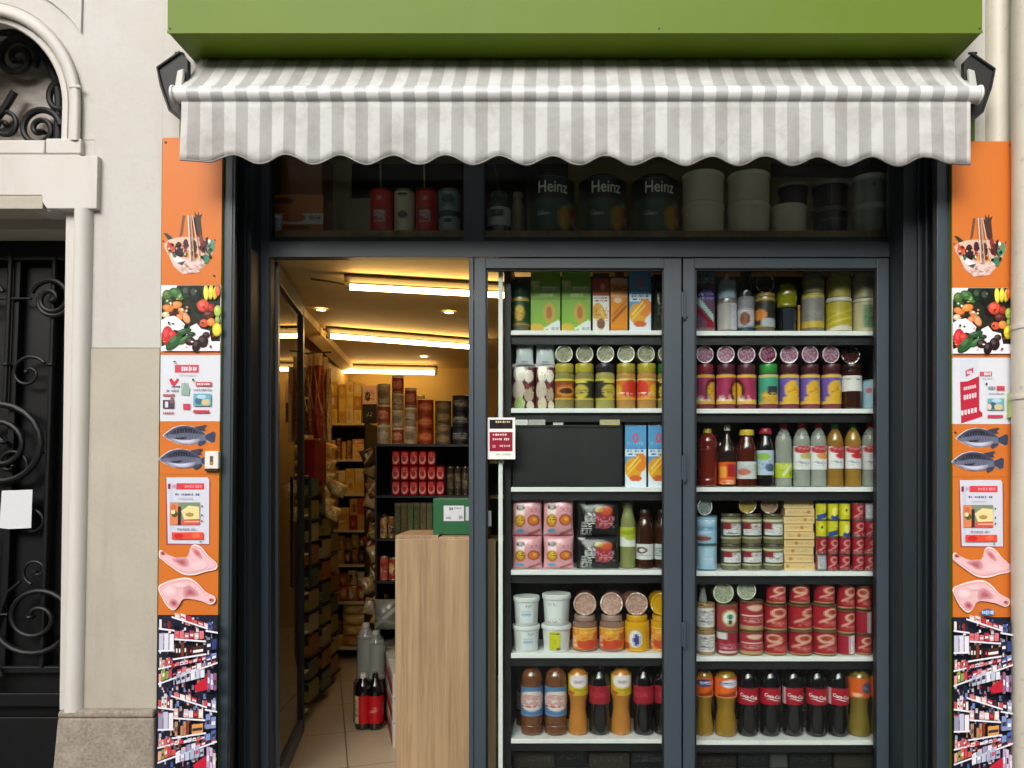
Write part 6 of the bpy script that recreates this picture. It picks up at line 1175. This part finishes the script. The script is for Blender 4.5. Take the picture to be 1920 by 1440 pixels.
gyc = pat('8aa0a6',[('e',0,.78,.35,.12,'2c4048'),('n',-.5,.5,.6,.7,'2c3a40',3,.5),('r',-1,1,.35,.5,'3f4c50'),('r',-.2,.2,.2,.3,'1c2428'),('e',0,.02,.9,.1,'a9a898')])
for k,(a_,b_,p_,ds_,yt) in enumerate(((694,737,canr,'dark red canister with pale square label, left one',358),(739,778,whc,'dull white canister with dark dot between the red canisters',359),(780,820,canr,'dark red canister with pale square label, right one',358),(822,864,gyc,'blue-grey printed canister at the right end of the short fixed window',359))):
    up(a_,b_,yt,ds_,'canister','canister','canisters in the short fixed window',lambda w,h: can(w,h,p_,0,'6d2a2a' if p_ is canr else '7d7868'))
for k, x in enumerate((714,796)):
    q = MB(); q.tube([P(x,357,UY+.03),P(x-1,300,UY+.05),P(x,262,UY+.05)], .004, 6, 'a09c84'); tag(q.build('pump_tube', M['plastic']), f"thin pale pump tube rising from the {('left','right')[k]} red canister", 'tube')
up(914,958,362,'spray bottle with dark green top and white label in the long fixed window','spray_bottle','bottle',None,lambda w,h: bottle(w,h,'wide','3a4a4a','2f4644',pat('a9b0b0',[('r',-.4,.3,.45,.85,'2c3438'),('n',-.4,.3,.45,.85,'8d9494',2,.35)]),(.18,.60)))
q = MB(); q.tube([P(936,362,UY),P(932,330,UY),P(922,285,UY)], .004, 6, '3a3f3c'); tag(q.build('spray_tube', M['plastic']), 'thin dark tube above the spray bottle', 'tube')
up(958,984,362,'cream bottle half hidden beside the spray bottle','bottle','bottle',None,lambda w,h: bottle(w,h,'wide','8a8468','8a8468',None),Y=.55)
hz = pat('2c4228',[('r',-1,1,.64,1,'181d15'),('e',-.75,.28,.25,.26,'4a5a2a'),('r',-.35,.1,.08,.5,'244034'),('n',-.25,.05,.3,.42,'9ab0a4',3,.5),('r',-.4,.2,.52,.60,'33503a'),('r',.4,.8,.48,.58,'7d9a80'),('e',.35,.25,.16,.26,'b0842a'),('e',.8,.32,.3,.26,'9a2a1c'),('e',.7,.22,.18,.12,'c98a6a'),('r',-1,1,.62,.635,'4a5a44')])
def tubz(w,h):
    r = w/2; q = MB(); q.lathe([(r*.95,0),(r*.97,h*.02),(r,h*.84),(r*.98,h*.86)], 32, '161a14')
    l = MB(); l.lathe([(r*1.02,h*.85),(r*1.02,h*.89),(r*.9,h*.92),(r*.72,h*.93),(r*.7,h*.98),(r*.6,h)], 32, '15181a')
    b = band(r*1.005, h*.03, h*.83, hz, 20, 44); wrap_text(b, 'Heinz', h*.27, r*1.02, h*.72, 'e6e8dc', 0, h*.003, .10, .82)
    return [('tub',q,'pack',[]),('lid',l,'pack',[]),('label',b,'pack',[])]
for k,(a_,b_) in enumerate(((989,1077),(1086,1174),(1184,1271))):
    up(a_,b_,335,f"big dark green sauce tub with white wording, {('left','middle','right')[k]} of three",'sauce_tub','tub','green sauce tubs',tubz,Y=.50)
for k,(a_,b_) in enumerate(((1278,1357),(1364,1443))):
    for lv,(yt) in enumerate((388,331)):
        if lv == 0: zz = None
        zz = up(a_,b_,yt,f"big plain cream bucket, {('lower','upper')[lv]} one, {('beside the green tubs','second column')[k]} in the long fixed window",'bucket','bucket','cream buckets in the long fixed window',lambda w,h: tub(w,h,'d9d0b6','ded5bc',tp=.93),zb=None if lv == 0 else zz+.001,Y=.50)
up(1445,1511,390,'cream bucket under the dark tub, third from left','bucket','bucket','cream buckets in the long fixed window',lambda w,h: tub(w,h,'d9d0b6','ded5bc',tp=.93),Y=.50)
zz = PZ(389,.50)
up(1458,1517,350,'dark tub with pale rim on the third cream bucket','tub','tub','dark tubs in the long fixed window',lambda w,h: tub(w,h,'1c1a1a','8f8f88',pat('17161a'),(.05,.8),(-.7,.8)),zb=zz+.003,Y=.50)
z_ = up(1522,1591,396,'black lower tub with grey print at the right of the long fixed window','tub','tub','dark tubs in the long fixed window',lambda w,h: tub(w,h,'1e1b17','5a5648',pat('1f1c18',[('n',-.8,.8,.2,.6,'5a5244',3,.3),('r',-1,1,.62,.68,'6a6458')]),(.05,.8),(-.9,.9)),Y=.50)
up(1521,1592,347,'black upper tub with pale lid at the right of the long fixed window','tub','tub','dark tubs in the long fixed window',lambda w,h: tub(w,h,'171718','8d8d84',pat('141416',[('r',-.3,-.25,0,1,'6a6a66')]),(.05,.8),(-.9,.9)),zb=z_+.001,Y=.50)
z_ = up(1597,1662,389,'pale grey-green bucket with torn label, lower of two at the right end','bucket','bucket','grey-green buckets in the long fixed window',lambda w,h: tub(w,h,'b9bfb0','c0c6ba',pat('979a8c',[('n',.2,.9,.0,.6,'c9b9a0',3,.4)]),(.05,.8),(-.9,.9)),Y=.50)
up(1597,1662,335,'pale grey-green bucket with dark spot, upper of two at the right end','bucket','bucket','grey-green buckets in the long fixed window',lambda w,h: tub(w,h,'b9bfb0','c0c6ba',pat('8f9486',[('e',-.1,.75,.15,.1,'3a403c')]),(.05,.8),(-.9,.9)),zb=z_+.001,Y=.50)
q = MB(); q.box((PX(1065,.98),.98,LZ+.0005),(PX(1445,.98),1.0,3.6),'a98f58').box((PX(1446,.98),.98,LZ+.0005),(PX(1662,.98),1.0,3.45),'c9bc92'); tag(q.build('cardboard_backing', M['plastic']), 'brown cardboard sheets standing behind the buckets in the long fixed window', 'cardboard')
